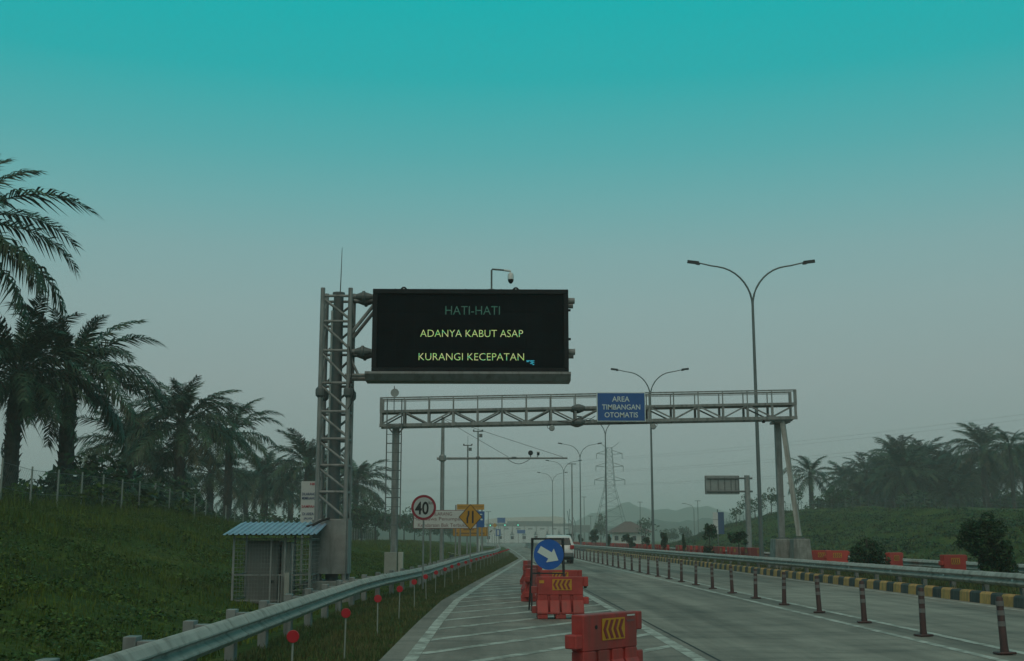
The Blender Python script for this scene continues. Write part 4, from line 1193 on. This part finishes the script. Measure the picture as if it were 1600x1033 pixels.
BU = [leaf_cloud(900, (1.6, 1.6, 1.3), .17, s, M['bush_leaf']) for s in (1, 2, 3)]
WB = [leaf_cloud(700, (1.3, 1.3, .8), .14, s, M['weed_leaf']) for s in (4, 5)]
stem_me = MB().tube([(0, 0, -.3), (.05, 0, .7), (0, .05, 1.5)], [.07, .05, .03], 6).mesh('stem', M['bark'])
def bush(name, x, y, z, mesh, s, label, cat='bush', group=None, stem=True, rz=None):
    t = thing(name, label, cat, (x, y, terrain(x, y) if z is None else z), rng.uniform(0, 6) if rz is None else rz, group)
    obj('foliage', mesh, t, (0, 0, 1.05 * s[2]), None, s)
    if stem: obj('stem', stem_me, t, None, None, (s[0], s[1], s[2] * .7))
    return t
rng = random.Random(77)
for i in range(46):
    px = -30 + i * 13.5 + rng.uniform(-8, 8); d = rng.uniform(62, 84) if px < 300 else rng.uniform(95, 160)
    x = at(px, 800, d).x
    if x > -20: d = -21.5 / at(px, 800, 1).x if at(px, 800, 1).x < -.02 else d; x = at(px, 800, d).x
    s = rng.uniform(.8, 1.5)
    bush('bush', x, d, None, rng.choice(BU), (s * 1.2, s * 1.2, s), 'dark leafy bush in the undergrowth beneath the palms behind the bank fence', group='undergrowth bushes behind the bank fence')
for i, (px, d, s) in enumerate([(155, 56, 1.1), (175, 58, .9), (205, 62, 1.1), (232, 65, 1.0), (300, 72, 1.1), (325, 78, 1.0), (118, 54, .8), (272, 70, .9), (345, 82, .9), (22, 51, .8), (8, 50, .9)]):
    x = at(px, 780, d).x
    bush('weed_shrub', min(x, -19.3), d, None, rng.choice(WB), (s, s, s * .9), 'light green weedy shrub growing right behind the bank fence', group='weedy shrubs behind the bank fence')
for i in range(40):
    px = rng.uniform(1290, 1640); d = rng.uniform(175, 235); x = at(px, 790, d).x; s = rng.uniform(.9, 1.8)
    bush('bush', x, d, None, rng.choice(BU), (s * 1.3, s * 1.3, s), 'dark bush in the undergrowth of the hilltop palm grove', group='undergrowth of the hilltop grove')
# far soft trees beyond the bank and by the toll plaza
TRE = [leaf_cloud(1100, (2.6, 2.6, 2.2), .26, s, M['bush_leaf'], clumps=18) for s in (21, 22, 23)]
trunk_s = MB().tube([(0, 0, -.3), (.08, .05, 1.6), (0, 0, 3.4)], [.13, .09, .05], 7); trunk_s.tube([(.05, .03, 1.5), (.8, .2, 2.8)], [.05, .025], 5); trunk_s.tube([(.05, .03, 1.8), (-.7, -.2, 3.0)], [.05, .025], 5)
trunk_me = trunk_s.mesh('trunk', M['bark'])
TRS = [leaf_cloud(260, (2.4, 2.4, 1.9), .27, s, M['bush_leaf'], clumps=11) for s in (51, 52, 53)]
def tree(px, d, s, label, group=None, sx=1.0, sparse=False):
    x = at(px, 800, d).x; t = thing('tree', label, 'tree', (x, d, terrain(x, d)), rng.uniform(0, 6), group)
    obj('crown', rng.choice(TRS if sparse else TRE), t, (0, 0, 3.4 * s), None, (s * sx, s * sx, s)); obj('trunk', trunk_me, t, None, None, (s, s, s))
for px, d, s in ((566, 150, 1.0), (588, 175, 1.1), (610, 205, 1.0), (632, 225, 1.15), (648, 215, .9), (540, 185, 1.0), (672, 250, 1.0), (690, 270, 1.0), (705, 300, .9)):
    tree(px, d, s, 'hazy broadleaf tree on the bank beyond the gantry ladder', 'hazy trees beyond the gantry')
tree(1008, 262, 1.25, 'pale hazy tree beside the house with the brown hip roof', sx=1.0, sparse=True)
tree(938, 330, 1.5, 'tall thin hazy tree behind the brown roofed house', sx=.6)
for px, d in ((1040, 350), (1052, 345), (1070, 320)): tree(px, d, .8, 'faint small tree at the foot of the far hills', 'faint trees by the far hills')
for px, d, s in ((1150, 175, .7), (1168, 178, .8), (1190, 185, .8), (1205, 180, .75), (1215, 170, .7), (1248, 168, .75), (1300, 165, .75), (1180, 200, .7)):
    tree(px, d, s, 'sparse young tree on the grassy hill crest', 'young trees on the hill crest', sx=.75, sparse=True)

# planted shrubs on the median
SH = {}
SH['big'] = leaf_cloud(9000, (.66, .66, .95), .06, 31, M['shrub_leaf'], clumps=40)
SH['low'] = leaf_cloud(6500, (.78, .66, .66), .06, 32, M['shrub_leaf'], clumps=30)
SH['cone'] = leaf_cloud(1600, (.36, .36, .9), .075, 33, M['shrub_leaf'], clumps=14)
SH['open'] = leaf_cloud(520, (.62, .62, .6), .11, 34, M['shrub_leaf'], clumps=9)
thin = MB().tube([(0, 0, -.1), (0, 0, 1.3)], .03, 6).mesh('stem', M['bark'])
def shrub(px, d, kind, s, zc, label, group=None, stem_h=1.0, x=None, rz=None):
    x = at(px, 860, d).x if x is None else x
    t = thing('shrub', label, 'shrub', (x, d, .2), rng.uniform(0, 6) if rz is None else rz, group)
    obj('foliage', SH[kind], t, (0, 0, zc), None, s); obj('stem', thin, t, None, None, (1, 1, stem_h)); return t
t = shrub(1541, 34.3, 'big', (.95, .95, .72), 1.32, 'large dense leafy shrub on the median, taller than the guardrails', x=14.22, rz=0)
obj('foliage', SH['low'], t, (.36, -.1, .6), (0, 0, 1.0), (.9, .9, 1.1))
t = shrub(1357, 43, 'low', (1.0, 1.0, 1.0), .72, 'low round dark shrub beside a red barrier on the median', x=13.55)
shrub(1092, 79, 'open', (.9, .9, 1.2), 1.75, 'young forked shrub with a dense tuft at its foot on the median', stem_h=1.2, x=14.5)
obj('foliage', SH['cone'], [o for o in col.objects if o.name.startswith('shrub') and o.type == 'EMPTY'][-1], (0, 0, .45), None, (1.1, 1.1, .55))
shrub(1148, 70, 'open', (1.2, 1.2, .9), 1.35, 'small open-branched shrub on the median beside the sign post', stem_h=.9, x=14.55)
shrub(1053, 86, 'cone', (.55, .55, .95), .95, 'slim pointed shrub on the median between lamp and gantry base', x=13.9)
for px, d, kind, s, zc in ((1022, 98, 'cone', (1.3, 1.3, 1.2), 1.3), (955, 140, 'cone', (1.5, 1.5, 1.3), 1.3), (938, 155, 'cone', (1.9, 1.9, 1.5), 1.9), (926, 170, 'cone', (1.9, 1.9, 1.4), 1.8), (915, 185, 'cone', (1.7, 1.7, 1.3), 1.5), (985, 118, 'cone', (1.5, 1.5, 1.0), 1.0), (971, 127, 'open', (1.2, 1.2, 1.3), 1.6), (1000, 108, 'open', (1., 1., 1.), 1.3), (895, 205, 'cone', (2, 2, 1.4), 1.6), (884, 222, 'cone', (2, 2, 1.4), 1.6)):
    s = tuple(k * .8 for k in s); zc *= .85
    shrub(px, d, kind, s, zc, 'upright dark shrub in the line along the median toward the toll plaza', 'line of median shrubs', x=14.2 + rng.uniform(-.5, .5))


# ------------------------------------------------------------------ grass (uncountable)
def grass(name, label, n, sampler, hmin, hmax, w, m, seed, bend=.5):
    r = np.random.default_rng(seed)
    xy = sampler(r, n); n = len(xy)
    z = np.array([terrain(a_, b_) for a_, b_ in xy[:, :2]]) if sampler is not med_s else np.full(n, .20)
    h = r.uniform(hmin, hmax, n) * (.6 + .8 * r.random(n))
    if xy.shape[1] == 3: h = h * xy[:, 2]
    a_ = r.uniform(0, 2 * np.pi, n); ww_ = w * r.uniform(.6, 1.3, n)
    dx, dy = np.cos(a_) * ww_, np.sin(a_) * ww_
    b_ = r.uniform(0, 2 * np.pi, n); be = bend * h * r.uniform(.2, 1.0, n)
    x, y = xy[:, 0], xy[:, 1]
    V = np.empty((n, 5, 3))
    V[:, 0] = np.stack([x - dx, y - dy, z - .02], 1); V[:, 1] = np.stack([x + dx, y + dy, z - .02], 1)
    mx, my = x + np.cos(b_) * be * .35, y + np.sin(b_) * be * .35
    V[:, 2] = np.stack([mx + dx * .7, my + dy * .7, z + h * .6], 1); V[:, 3] = np.stack([mx - dx * .7, my - dy * .7, z + h * .6], 1)
    V[:, 4] = np.stack([x + np.cos(b_) * be, y + np.sin(b_) * be, z + h], 1)
    i = np.arange(n)[:, None] * 5
    F = np.concatenate([i + np.array([0, 1, 2]), i + np.array([0, 2, 3]), i + np.array([3, 2, 4])], 1).reshape(-1, 3)
    return tag(obj(name, np_mesh(name, V.reshape(-1, 3), F, m)), label, 'grass', kind='stuff')


def interp_np(tab, v):
    return np.interp(v, [p_[0] for p_ in tab], [p_[1] for p_ in tab])
def bank_s(r, n):
    y = 7 + (100 - 7) * r.random(n) ** 1.6
    x = interp_np(RAIL, y) - .6 - (17.5) * r.random(n) ** 1.0
    t_ = np.clip((interp_np(RAIL, y) - 3 - x) / 11, 0, 1)
    k = .45 + 1.0 * t_ ** 1.5
    patch = .6 + .4 * np.sin(x * .7 + y * .23) * np.sin(y * .41 - x * .2)
    keep = ~((x > -6.5) & (x < -3.3) & (y > 29.8) & (y < 33))
    return np.stack([x, y, k * patch], 1)[keep]
def far_bank_s(r, n):
    y = 100 + 110 * r.random(n); x = interp_np(RAIL, y) - .6 - 19 * r.random(n); return np.stack([x, y], 1)
def verge_s(r, n):
    y = 7 + 120 * r.random(n) ** 1.7; u = r.random(n); x = interp_np(RAIL, y) - .3 + u * (interp_np(EDGE, y) - .40 - interp_np(RAIL, y) + .3); return np.stack([x, y], 1)
def hill_s(r, n):
    y = 30 + 270 * r.random(n) ** 1.3; x = 24.2 + 23 * r.random(n); return np.stack([x, y], 1)
def med_s(r, n):
    y = 8 + 130 * r.random(n) ** 1.5; x = 11.9 + 3.7 * r.random(n); return np.stack([x, y], 1)
grass('bank_grass', 'long green grass covering the bank below the chain link fence', 110000, bank_s, .16, .42, .011, M['grass_blade'], 1)
grass('bank_grass', 'grass on the low slope beyond the gantry ladder', 22000, far_bank_s, .12, .3, .03, M['grass_blade'], 2)
grass('verge_grass', 'short mown grass on the verge beside the hatched pavement', 60000, verge_s, .03, .085, .008, M['grass_short'], 3)
grass('hill_grass', 'rough grass over the hill across the opposite road', 45000, hill_s, .07, .24, .035, M['hill_blade'], 4)
grass('median_grass', 'grass growing on the median behind the painted kerb', 24000, med_s, .05, .16, .012, M['grass_short'], 5)
# low creeping weeds in lumpy clumps on the bank
def creeping(n, seed):
    r = np.random.default_rng(seed); k = 900
    cy = 8 + 70 * r.random(k) ** 1.5; cx = interp_np(RAIL, cy) - 1.2 - 14 * r.random(k); cr = r.uniform(.2, .75, k); ch = r.uniform(.08, .30, k)
    ok = ~((cx > -7.2) & (cx < -3.2) & (cy > 29) & (cy < 33.5)); cx, cy, cr, ch = cx[ok], cy[ok], cr[ok], ch[ok]
    w = r.integers(0, len(cx), n); a_ = r.uniform(0, 2 * np.pi, n); q = np.sqrt(r.random(n))
    x = cx[w] + np.cos(a_) * q * cr[w]; y = cy[w] + np.sin(a_) * q * cr[w] * 1.3
    z = np.array([terrain(i_, j_) for i_, j_ in zip(x, y)]) + ch[w] * (1 - q * q) * r.uniform(.6, 1, n) + .03
    c = np.stack([x, y, z], 1); u = r.normal(size=(n, 3)) * np.array([1, 1, .45]); u /= np.linalg.norm(u, axis=1)[:, None]
    v = np.cross(u, r.normal(size=(n, 3))); v /= np.linalg.norm(v, axis=1)[:, None]; s = r.uniform(.022, .055, (n, 1))
    V = np.stack([c - u * s, c + v * s * .5, c + u * s, c - v * s * .5], 1).reshape(-1, 3)
    tag(obj('bank_weeds', np_mesh('bank_weeds', V, np.arange(4 * n).reshape(-1, 4), M['weed_leaf'])), 'low leafy weeds creeping in clumps over the grassy bank', 'weeds', kind='stuff')
creeping(75000, 9)
def hill_weeds(n, seed):
    r = np.random.default_rng(seed); k = 1100
    cy = 45 + 190 * r.random(k) ** 1.2; cx = interp_np(TOE_R, cy) + .5 + 20 * r.random(k); cr = r.uniform(.3, 1.5, k); ch = r.uniform(.1, .45, k) * np.where(r.random(k) < .08, 2.2, 1)
    w = r.integers(0, k, n); a_ = r.uniform(0, 2 * np.pi, n); q = np.sqrt(r.random(n))
    x = cx[w] + np.cos(a_) * q * cr[w] * .8; y = cy[w] + np.sin(a_) * q * cr[w] * 2.2
    z = np.array([terrain(i_, j_) for i_, j_ in zip(x, y)]) + ch[w] * (1 - q * q) * r.uniform(.5, 1, n) + .04
    c = np.stack([x, y, z], 1); u = r.normal(size=(n, 3)) * np.array([1, 1, .6]); u /= np.linalg.norm(u, axis=1)[:, None]
    v = np.cross(u, r.normal(size=(n, 3))); v /= np.linalg.norm(v, axis=1)[:, None]; s = r.uniform(.06, .15, (n, 1))
    V = np.stack([c - u * s, c + v * s * .5, c + u * s, c - v * s * .5], 1).reshape(-1, 3)
    tag(obj('hill_weeds', np_mesh('hill_weeds', V, np.arange(4 * n).reshape(-1, 4), M['bush_leaf'])), 'low dark weeds in patches over the hill across the road', 'weeds', kind='stuff')
hill_weeds(45000, 12)
# tufts of tall grass around posts and along the fence
def fence_s(r, n):
    y = 44 + 52 * r.random(n); x = -18.6 + r.normal(size=n) * .8; return np.stack([x, y], 1)
grass('tall_grass', 'tall pale grass growing along the foot of the bank fence', 9000, fence_s, .35, .85, .014, M['grass_blade'], 6)

# ------------------------------------------------------------------ chain link fence on the bank
fe = thing('chain_link_fence', 'chain link fence with pale posts along the top of the bank', 'fence', (-18.7, 46, 0))
def fx(y): return -18.7 if y < 96 else -18.7
post_me = MB().tube([(0, 0, -.4), (0, 0, 2.1)], .04, 6).mesh('post', M['peg_grey'])
ys = [46 + 3.02 * i for i in range(50)]
tops = [terrain(-18.7, y) for y in ys]
for y, z in zip(ys, tops):
    obj('post', post_me, fe, (0, y - 46, z))
wm = .004
for i in range(len(ys) - 1):
    m = MB(); ya_, yb_ = ys[i] - 46, ys[i + 1] - 46; za, zb = tops[i], tops[i + 1]
    L_ = yb_ - ya_; hgt = 1.9
    def Pw(u, v): return (0.03, ya_ + u, za + (zb - za) * u / L_ + .05 + v)
    sp = .22 if i < 18 else .4
    def rib(p0, p1, w):
        p0, p1 = Vector(p0), Vector(p1); s = (p1 - p0).normalized().cross(Vector((1, 0, 0))) * w
        m.add([p0 + s, p1 + s, p1 - s, p0 - s], [(0, 1, 2, 3)])
    k = -hgt
    while k < L_:
        u0 = max(0, k); v0 = u0 - k; u1 = min(L_, k + hgt); v1 = u1 - k
        if u1 > u0:
            rib(Pw(u0, v0), Pw(u1, v1), wm); rib(Pw(u0, hgt - v0), Pw(u1, hgt - v1), wm)
        k += sp
    for v in (.02, .95, 1.9): rib(Pw(0, v), Pw(L_, v), .009)
    m.build('wire_panel', M['fence_wire'], fe)
# hill fence
f2 = thing('hill_fence', 'thin wire fence with pale posts along the hill before the palm grove', 'fence', (48, 90, 0))
post2 = MB().tube([(0, 0, -.4), (0, 0, 1.5)], .035, 6).mesh('post', M['fence_wire'])
yy = [90 + 3.2 * i for i in range(56)]
zz_ = [terrain(47, y) for y in yy]
for y, z in zip(yy, zz_): obj('post', post2, f2, (-1, y - 90, z))
for i in range(len(yy) - 1):
    m = MB()
    for v in (.1, .45, .8, 1.15, 1.45): m.bar((-1, yy[i] - 90, zz_[i] + v), (-1, yy[i + 1] - 90, zz_[i + 1] + v), .02)
    m.build('wire_strand', M['fence_wire'], f2)

# ------------------------------------------------------------------ toll plaza and the far background
TYP = 400.0
tp = thing('toll_plaza', 'long hazy toll plaza canopy with scalloped white fascia over the lanes', 'toll plaza', (13.5, TYP, 0))
MB().lohi((-14.6, -3, 5.55), (13.6, 9, 6.5)).build('canopy', M['toll_grey'], tp)
MB().lohi((-7.5, -1.5, 6.5), (7.5, 8, 7.3)).build('upper_roof', M['toll_grey'], tp)
lane = 3.95
for i in range(7):
    xa = -13.9 + i * lane
    MB().bar((xa, 2, 0), (xa, 2, 5.6), .55).build('column', M['toll_white'], tp)
    arc = [(xa + .1, 5.55), (xa + lane - .1, 5.55), (xa + lane - .1, 3.7)] + [(xa + lane / 2 + (lane / 2 - .45) * math.cos(a_), 4.05 + 1.15 * math.sin(a_)) for a_ in [math.pi * k / 10 for k in range(11)]] + [(xa + .1, 3.7)]
    MB().prism(arc, -3.05, -2.7, 'y').build('arch_fascia', M['toll_white'], tp)
    MB().lohi((xa + lane / 2 - .75, -3.3, 4.55), (xa + lane / 2 + .75, -3.06, 5.0)).build('lane_panel', M['toll_grey'], tp)
MB().bar((13.75, 2, 0), (13.75, 2, 5.6), .55).build('column', M['toll_white'], tp)
for i in range(7):
    xa = 13.5 - 13.9 + i * lane
    bo = thing('toll_booth', 'small white toll booth on its island under the canopy', 'toll booth', (xa, TYP - 1, 0), group='toll booths under the canopy')
    MB().lohi((-.7, -1.6, 0), (.7, 2, .3)).build('island', M['concrete_block'], bo)
    MB().lohi((-.6, -1.1, .3), (.6, 1.3, 2.9)).build('cabin', M['toll_white'], bo)
    MB().lohi((-.5, -1.15, 1.4), (.5, -1.08, 2.4)).build('window', M['glass_dark'], bo)
    MB().lohi((-.75, -1.3, 2.9), (.75, 1.5, 3.1)).build('roof', M['toll_grey'], bo)
for px, py in ((766, 821), (789, 820.5), (809.5, 820.5)):
    p = at(px, py, TYP - 4); s_ = thing('lane_signal', 'glowing green lane signal hung on the toll canopy edge', 'traffic light', (p.x, TYP - 4, p.z), group='green lane signals on the toll canopy')
    MB().box((0, .2, 0), (.6, .25, .6)).build('housing', M['dark_steel'], s_); disc(MB(), (0, .02, 0), .2, .06, 14).build('lens', M['signal_green'], s_); MB().bar((0, .3, .2), (0, 1.2, .9), .1).build('bracket', M['galv_dark'], s_)
wb = thing('long_building', 'long pale building roof rising behind the toll plaza canopy', 'building', (14, 470, 0))
MB().lohi((-15, 0, 0), (15.5, 16, 7.0)).build('wall', M['toll_white'], wb)
MB().prism([(-16, 7.0), (16, 7.0), (15.6, 9.6), (12, 10.2), (-11, 9.6), (-15.6, 8.8)], -.5, 17, 'y').build('roof', M['pale_roof'], wb)
for (pa, pb, d, lab) in (((777, 809), (789.5, 817), 330, 'small hazy blue sign on two posts standing before the toll canopy'), ((808, 828), (820.5, 833.5), 360, 'low hazy blue sign hung among the toll lanes'), ((774.5, 827), (782, 837.5), 250, 'narrow blue sign with a white panel near the road bend')):
    a_, b_ = at(*pa, d), at(*pb, d); t = thing('blue_sign', lab, 'road sign', ((a_.x + b_.x) / 2, d, 0)); w_ = (b_.x - a_.x) / 2
    MB().lohi((-w_, 0, b_.z), (w_, .1, a_.z)).build('panel', M['sign_blue'], t)
    for s in (-.7, .7): MB().bar((s * w_, .2, -.1), (s * w_, .2, a_.z), .14).build('post', M['galv'], t)
    if d == 250: MB().lohi((-w_ * .45, -.03, b_.z + .2), (w_ * .45, -.005, a_.z - .2)).build('white_panel', M['sign_white'], t)
p = at(773, 821, 240); t = thing('warning_sign', 'small orange diamond warning sign on a post before the toll lanes', 'road sign', (p.x, 240, terrain(p.x, 240))); h = p.z - terrain(p.x, 240)
MB().prism([(-.5, h), (0, h + .5), (.5, h), (0, h - .5)], 0, .05, 'y').build('face', M['sign_yellow'], t); MB().bar((0, .1, -.1), (0, .1, h), .1).build('post', M['galv'], t)
p = at(769, 831, 235); t = thing('chevron_sign', 'black and white diamond hazard sign below the orange one', 'road sign', (p.x, 235, terrain(p.x, 235))); h = p.z - terrain(p.x, 235)
MB().prism([(-.75, h), (0, h + .75), (.75, h), (0, h - .75)], 0, .05, 'y').build('face', M['sign_white'], t); MB().prism([(-.6, h - .1), (-.2, h + .3), (.1, h + .3), (-.3, h - .1)], -.02, -.001, 'y').build('stripe', M['ink_black'], t); MB().bar((0, .1, -.1), (0, .1, h), .1).build('post', M['galv'], t)
# house
hs = thing('house', 'white house with a brown hip roof beyond the median', 'house', (34.5, 300, .0))
MB().lohi((-4.3, -4, 0), (5.2, 4, 3.05)).build('wall', M['house_wall'], hs)
vs = [(-5.2, -5, 3.05), (6.1, -5, 3.05), (6.1, 5, 3.05), (-5.2, 5, 3.05), (-.6, 0, 5.8), (.9, 0, 5.8)]
MB().add(vs, [(0, 1, 5, 4), (1, 2, 5), (2, 3, 4, 5), (3, 0, 4), (3, 2, 1, 0)]).build('roof', M['house_roof'], hs)
for x in (-3.2, -1.2, 1.2, 3.4):
    w_ = MB().lohi((x - .55, -4.06, 1.0), (x + .55, -3.98, 2.3)).build('window', M['sign_white'], hs); MB().lohi((x - .47, -4.09, 1.08), (x + .47, -4.05, 2.22)).build('pane', M['glass_dark'], w_)
# small grey block tower and gate posts by the plaza
p = at(909, 826, 330); t = thing('water_tank', 'hazy grey tank block on a frame beside the toll plaza', 'tank', (p.x, 330, 0))
MB().lohi((-2.6, -1, 3.2), (2.2, 1, 5.2)).build('tank', M['toll_grey'], t)
for x in (-2.3, 2.0): MB().bar((x, 0, 0), (x, 0, 3.2), .35).build('leg', M['toll_grey'], t)
# slender far poles
for px, top, d, lab in ((893.5, 724, 190, 'slim straight mast rising between the far street lamps'), (912.5, 776, 330, 'far slim mast with a crossbar by the plaza'), (1000, 784, 320, 'faint slim pole beside the hazy tree'), (1090, 782, 300, 'faint slim pole on the hill behind the shrubs'), (763, 799, 300, 'thin pole at the road bend before the toll plaza'), (923, 806, 340, 'short hazy utility pole near the plaza')):
    p = at(px, top, d); z = terrain(p.x, d); t = thing('mast', lab, 'mast', (p.x, d, z)); h = p.z - z
    MB().tube([(0, 0, -.2), (0, 0, h)], [.14, .09], 7).build('pole', M['galv'], t); MB().bar((-.7, 0, h - .1), (.7, 0, h - .1), .12).build('crossbar', M['galv_dark'], t)
p = at(1084, 790, 300); t = thing('street_lamp', 'faint single-arm street lamp on the hill behind the shrubs', 'street lamp', (p.x, 300, terrain(p.x, 300))); h = p.z - terrain(p.x, 300) 
MB().tube([(0, 0, 0), (0, 0, h - 1), (-.5, 0, h), (-2.2, 0, h + .5)], [.12, .09, .07, .05], 7).build('pole', M['galv'], t); MB().box((-2.5, 0, h + .52), (.8, .25, .12)).build('lamp_head', M['dark_steel'], t)
# loops of wire sculpture-like stakes at (895,800): bamboo poles
p = at(888, 840, 300); t = thing('bent_poles', 'tangle of tall bent grey poles beside the toll canopy', 'poles', (p.x, 300, 0))
for k, (dx, hh_, b_) in enumerate(((-.2, 8.4, .5), (.4, 8.9, -.3), (.9, 7.6, 1.3), (.2, 6.5, 1.8), (1.2, 6.2, -1.0))):
    MB().tube([(dx + b_ * math.sin(math.pi * q_) * .8, 0, hh_ * q_) for q_ in [i / 8 for i in range(9)]], .07, 6).build('pole', M['galv_dark'], t)

# pylon
PYX, PYY = 52.4, 520.0
py_ = thing('transmission_pylon', 'tall lattice power pylon fading into the haze', 'pylon', (PYX, PYY, 0))
def hw(z): return 8.2 - 6.0 * min(1, z / 24) if z < 24 else 2.2 - 1.2 * (z - 24) / 18
lv = [0, 6, 11, 15.5, 19, 22, 24.5, 27, 29.5, 32, 34.5, 37, 39, 41]
for sx in (-1, 1):
    for sy in (-1, 1):
        MB().tube([(sx * hw(z), sy * hw(z), z) for z in lv], .10, 5).build('leg', M['pole'], py_)
for a_, b_ in zip(lv, lv[1:]):
    for s in (-1, 1):
        m = MB()
        m.tube([(-hw(a_), s * hw(a_), a_), (hw(b_), s * hw(b_), b_)], .045, 4); m.tube([(hw(a_), s * hw(a_), a_), (-hw(b_), s * hw(b_), b_)], .045, 4)
        m.tube([(s * hw(a_), -hw(a_), a_), (s * hw(b_), hw(b_), b_)], .045, 4); m.tube([(-hw(b_), s * hw(b_), b_), (hw(b_), s * hw(b_), b_)], .045, 4)
        m.build('lattice', M['pole'], py_)
ARMS = [(26.5, 6.6), (32.5, 6.0), (38.0, 5.6)]
for z, w_ in ARMS:
    for s in (-1, 1):
        m = MB(); m.tube([(s * hw(z), 0, z), (s * w_, 0, z + .4)], .14, 4); m.tube([(s * hw(z), 0, z + 1.8), (s * w_, 0, z + .4)], .12, 4); m.build('cross_arm', M['pole'], py_)
        MB().tube([(s * w_, 0, z + .4), (s * w_, 0, z - 1.9)], .14, 5).build('insulator', M['galv_dark'], py_)
for s in (-1, 1): MB().tube([(s * .9, 0, 40.5), (s * 4.2, 0, 43.2)], .12, 4).build('earth_peak', M['pole'], py_)
def wire(p0, p1, sag, label):
    pts = []
    for k in range(21):
        t_ = k / 20; p_ = Vector(p0).lerp(Vector(p1), t_); p_.z -= sag * 4 * t_ * (1 - t_); pts.append(p_)
    tag(MB().tube(pts, .022, 4).build('power_line', M['wire']), label, 'power line', 'power lines strung from the pylon')
for z, w_ in ARMS:
    for s in (-1, 1):
        wire((PYX + s * w_, PYY, z - 1.9), (200 + s * 6, 260, z + 1.5), 2.5, 'thin power line strung from the hazy pylon')
        wire((PYX + s * w_, PYY, z - 1.9), (-230 + s * 5, 800, z + 6), 9, 'thin power line strung from the hazy pylon')

# far hills and woods
def ridge(name, d, pts, depth, m, seed):
    r = random.Random(seed); mb = MB(); xs = []
    px = pts[0][0]
    while px <= pts[-1][0]:
        xs.append(px); px += 12
    prof = []
    for px in xs:
        py = interp(pts, px) + r.uniform(-1.2, 1.2)
        p_ = at(px, py, d); prof.append((p_.x, max(.5, p_.z)))
    n = len(prof); rows = [(0, 0), (.25, .45), (.55, .85), (.8, 1.0), (1.2, .85), (2, -.05)]
    for k, (dy, hh_) in enumerate(rows):
        for x, z in prof: mb.v.append((x * (1 + 0 * dy), d - depth * .8 + depth * dy + r.uniform(-8, 8), -1 + (z + 1) * hh_ * r.uniform(.94, 1.05)))
    for k in range(len(rows) - 1):
        for i in range(n - 1): mb.f.append((k * n + i, k * n + i + 1, (k + 1) * n + i + 1, (k + 1) * n + i))
    return tag(mb.build(name, m, smooth=True), kind='structure')
ridge('hills', 1500, [(300, 836), (700, 832), (880, 822), (930, 800), (960, 790), (990, 786), (1010, 795), (1060, 797), (1100, 790), (1130, 800), (1250, 806), (1500, 812), (1800, 815), (2200, 825)], 160, M['hill_far'], 1)
ridge('hills', 900, [(-200, 834), (500, 836), (900, 834), (960, 822), (1010, 812), (1060, 815), (1110, 810), (1160, 818), (1300, 822), (1600, 820), (1900, 830)], 110, M['hill_far'], 2)
ridge('hills', 640, [(-500, 815), (-100, 812), (200, 815), (480, 818), (620, 822), (720, 830), (770, 836)], 70, M['hill_far'], 3)

# ------------------------------------------------------------------ haze
hb = MB().lohi((-1900, -320, -4), (1900, 2400, 47))
hz = bpy.data.materials.new('haze_air'); hz.use_nodes = True
hn, hl = hz.node_tree.nodes, hz.node_tree.links; hn.clear()
ho = hn.new("ShaderNodeOutputMaterial"); pv = hn.new("ShaderNodeVolumePrincipled")
pv.inputs["Color"].default_value = (1.0, .97, .95, 1)
pv.inputs["Density"].default_value = .0009
pv.inputs["Anisotropy"].default_value = 0.0
hl.new(pv.outputs[0], ho.inputs["Volume"])
tag(hb.build('haze', hz), 'smoky haze hanging over the road', 'haze', kind='stuff')
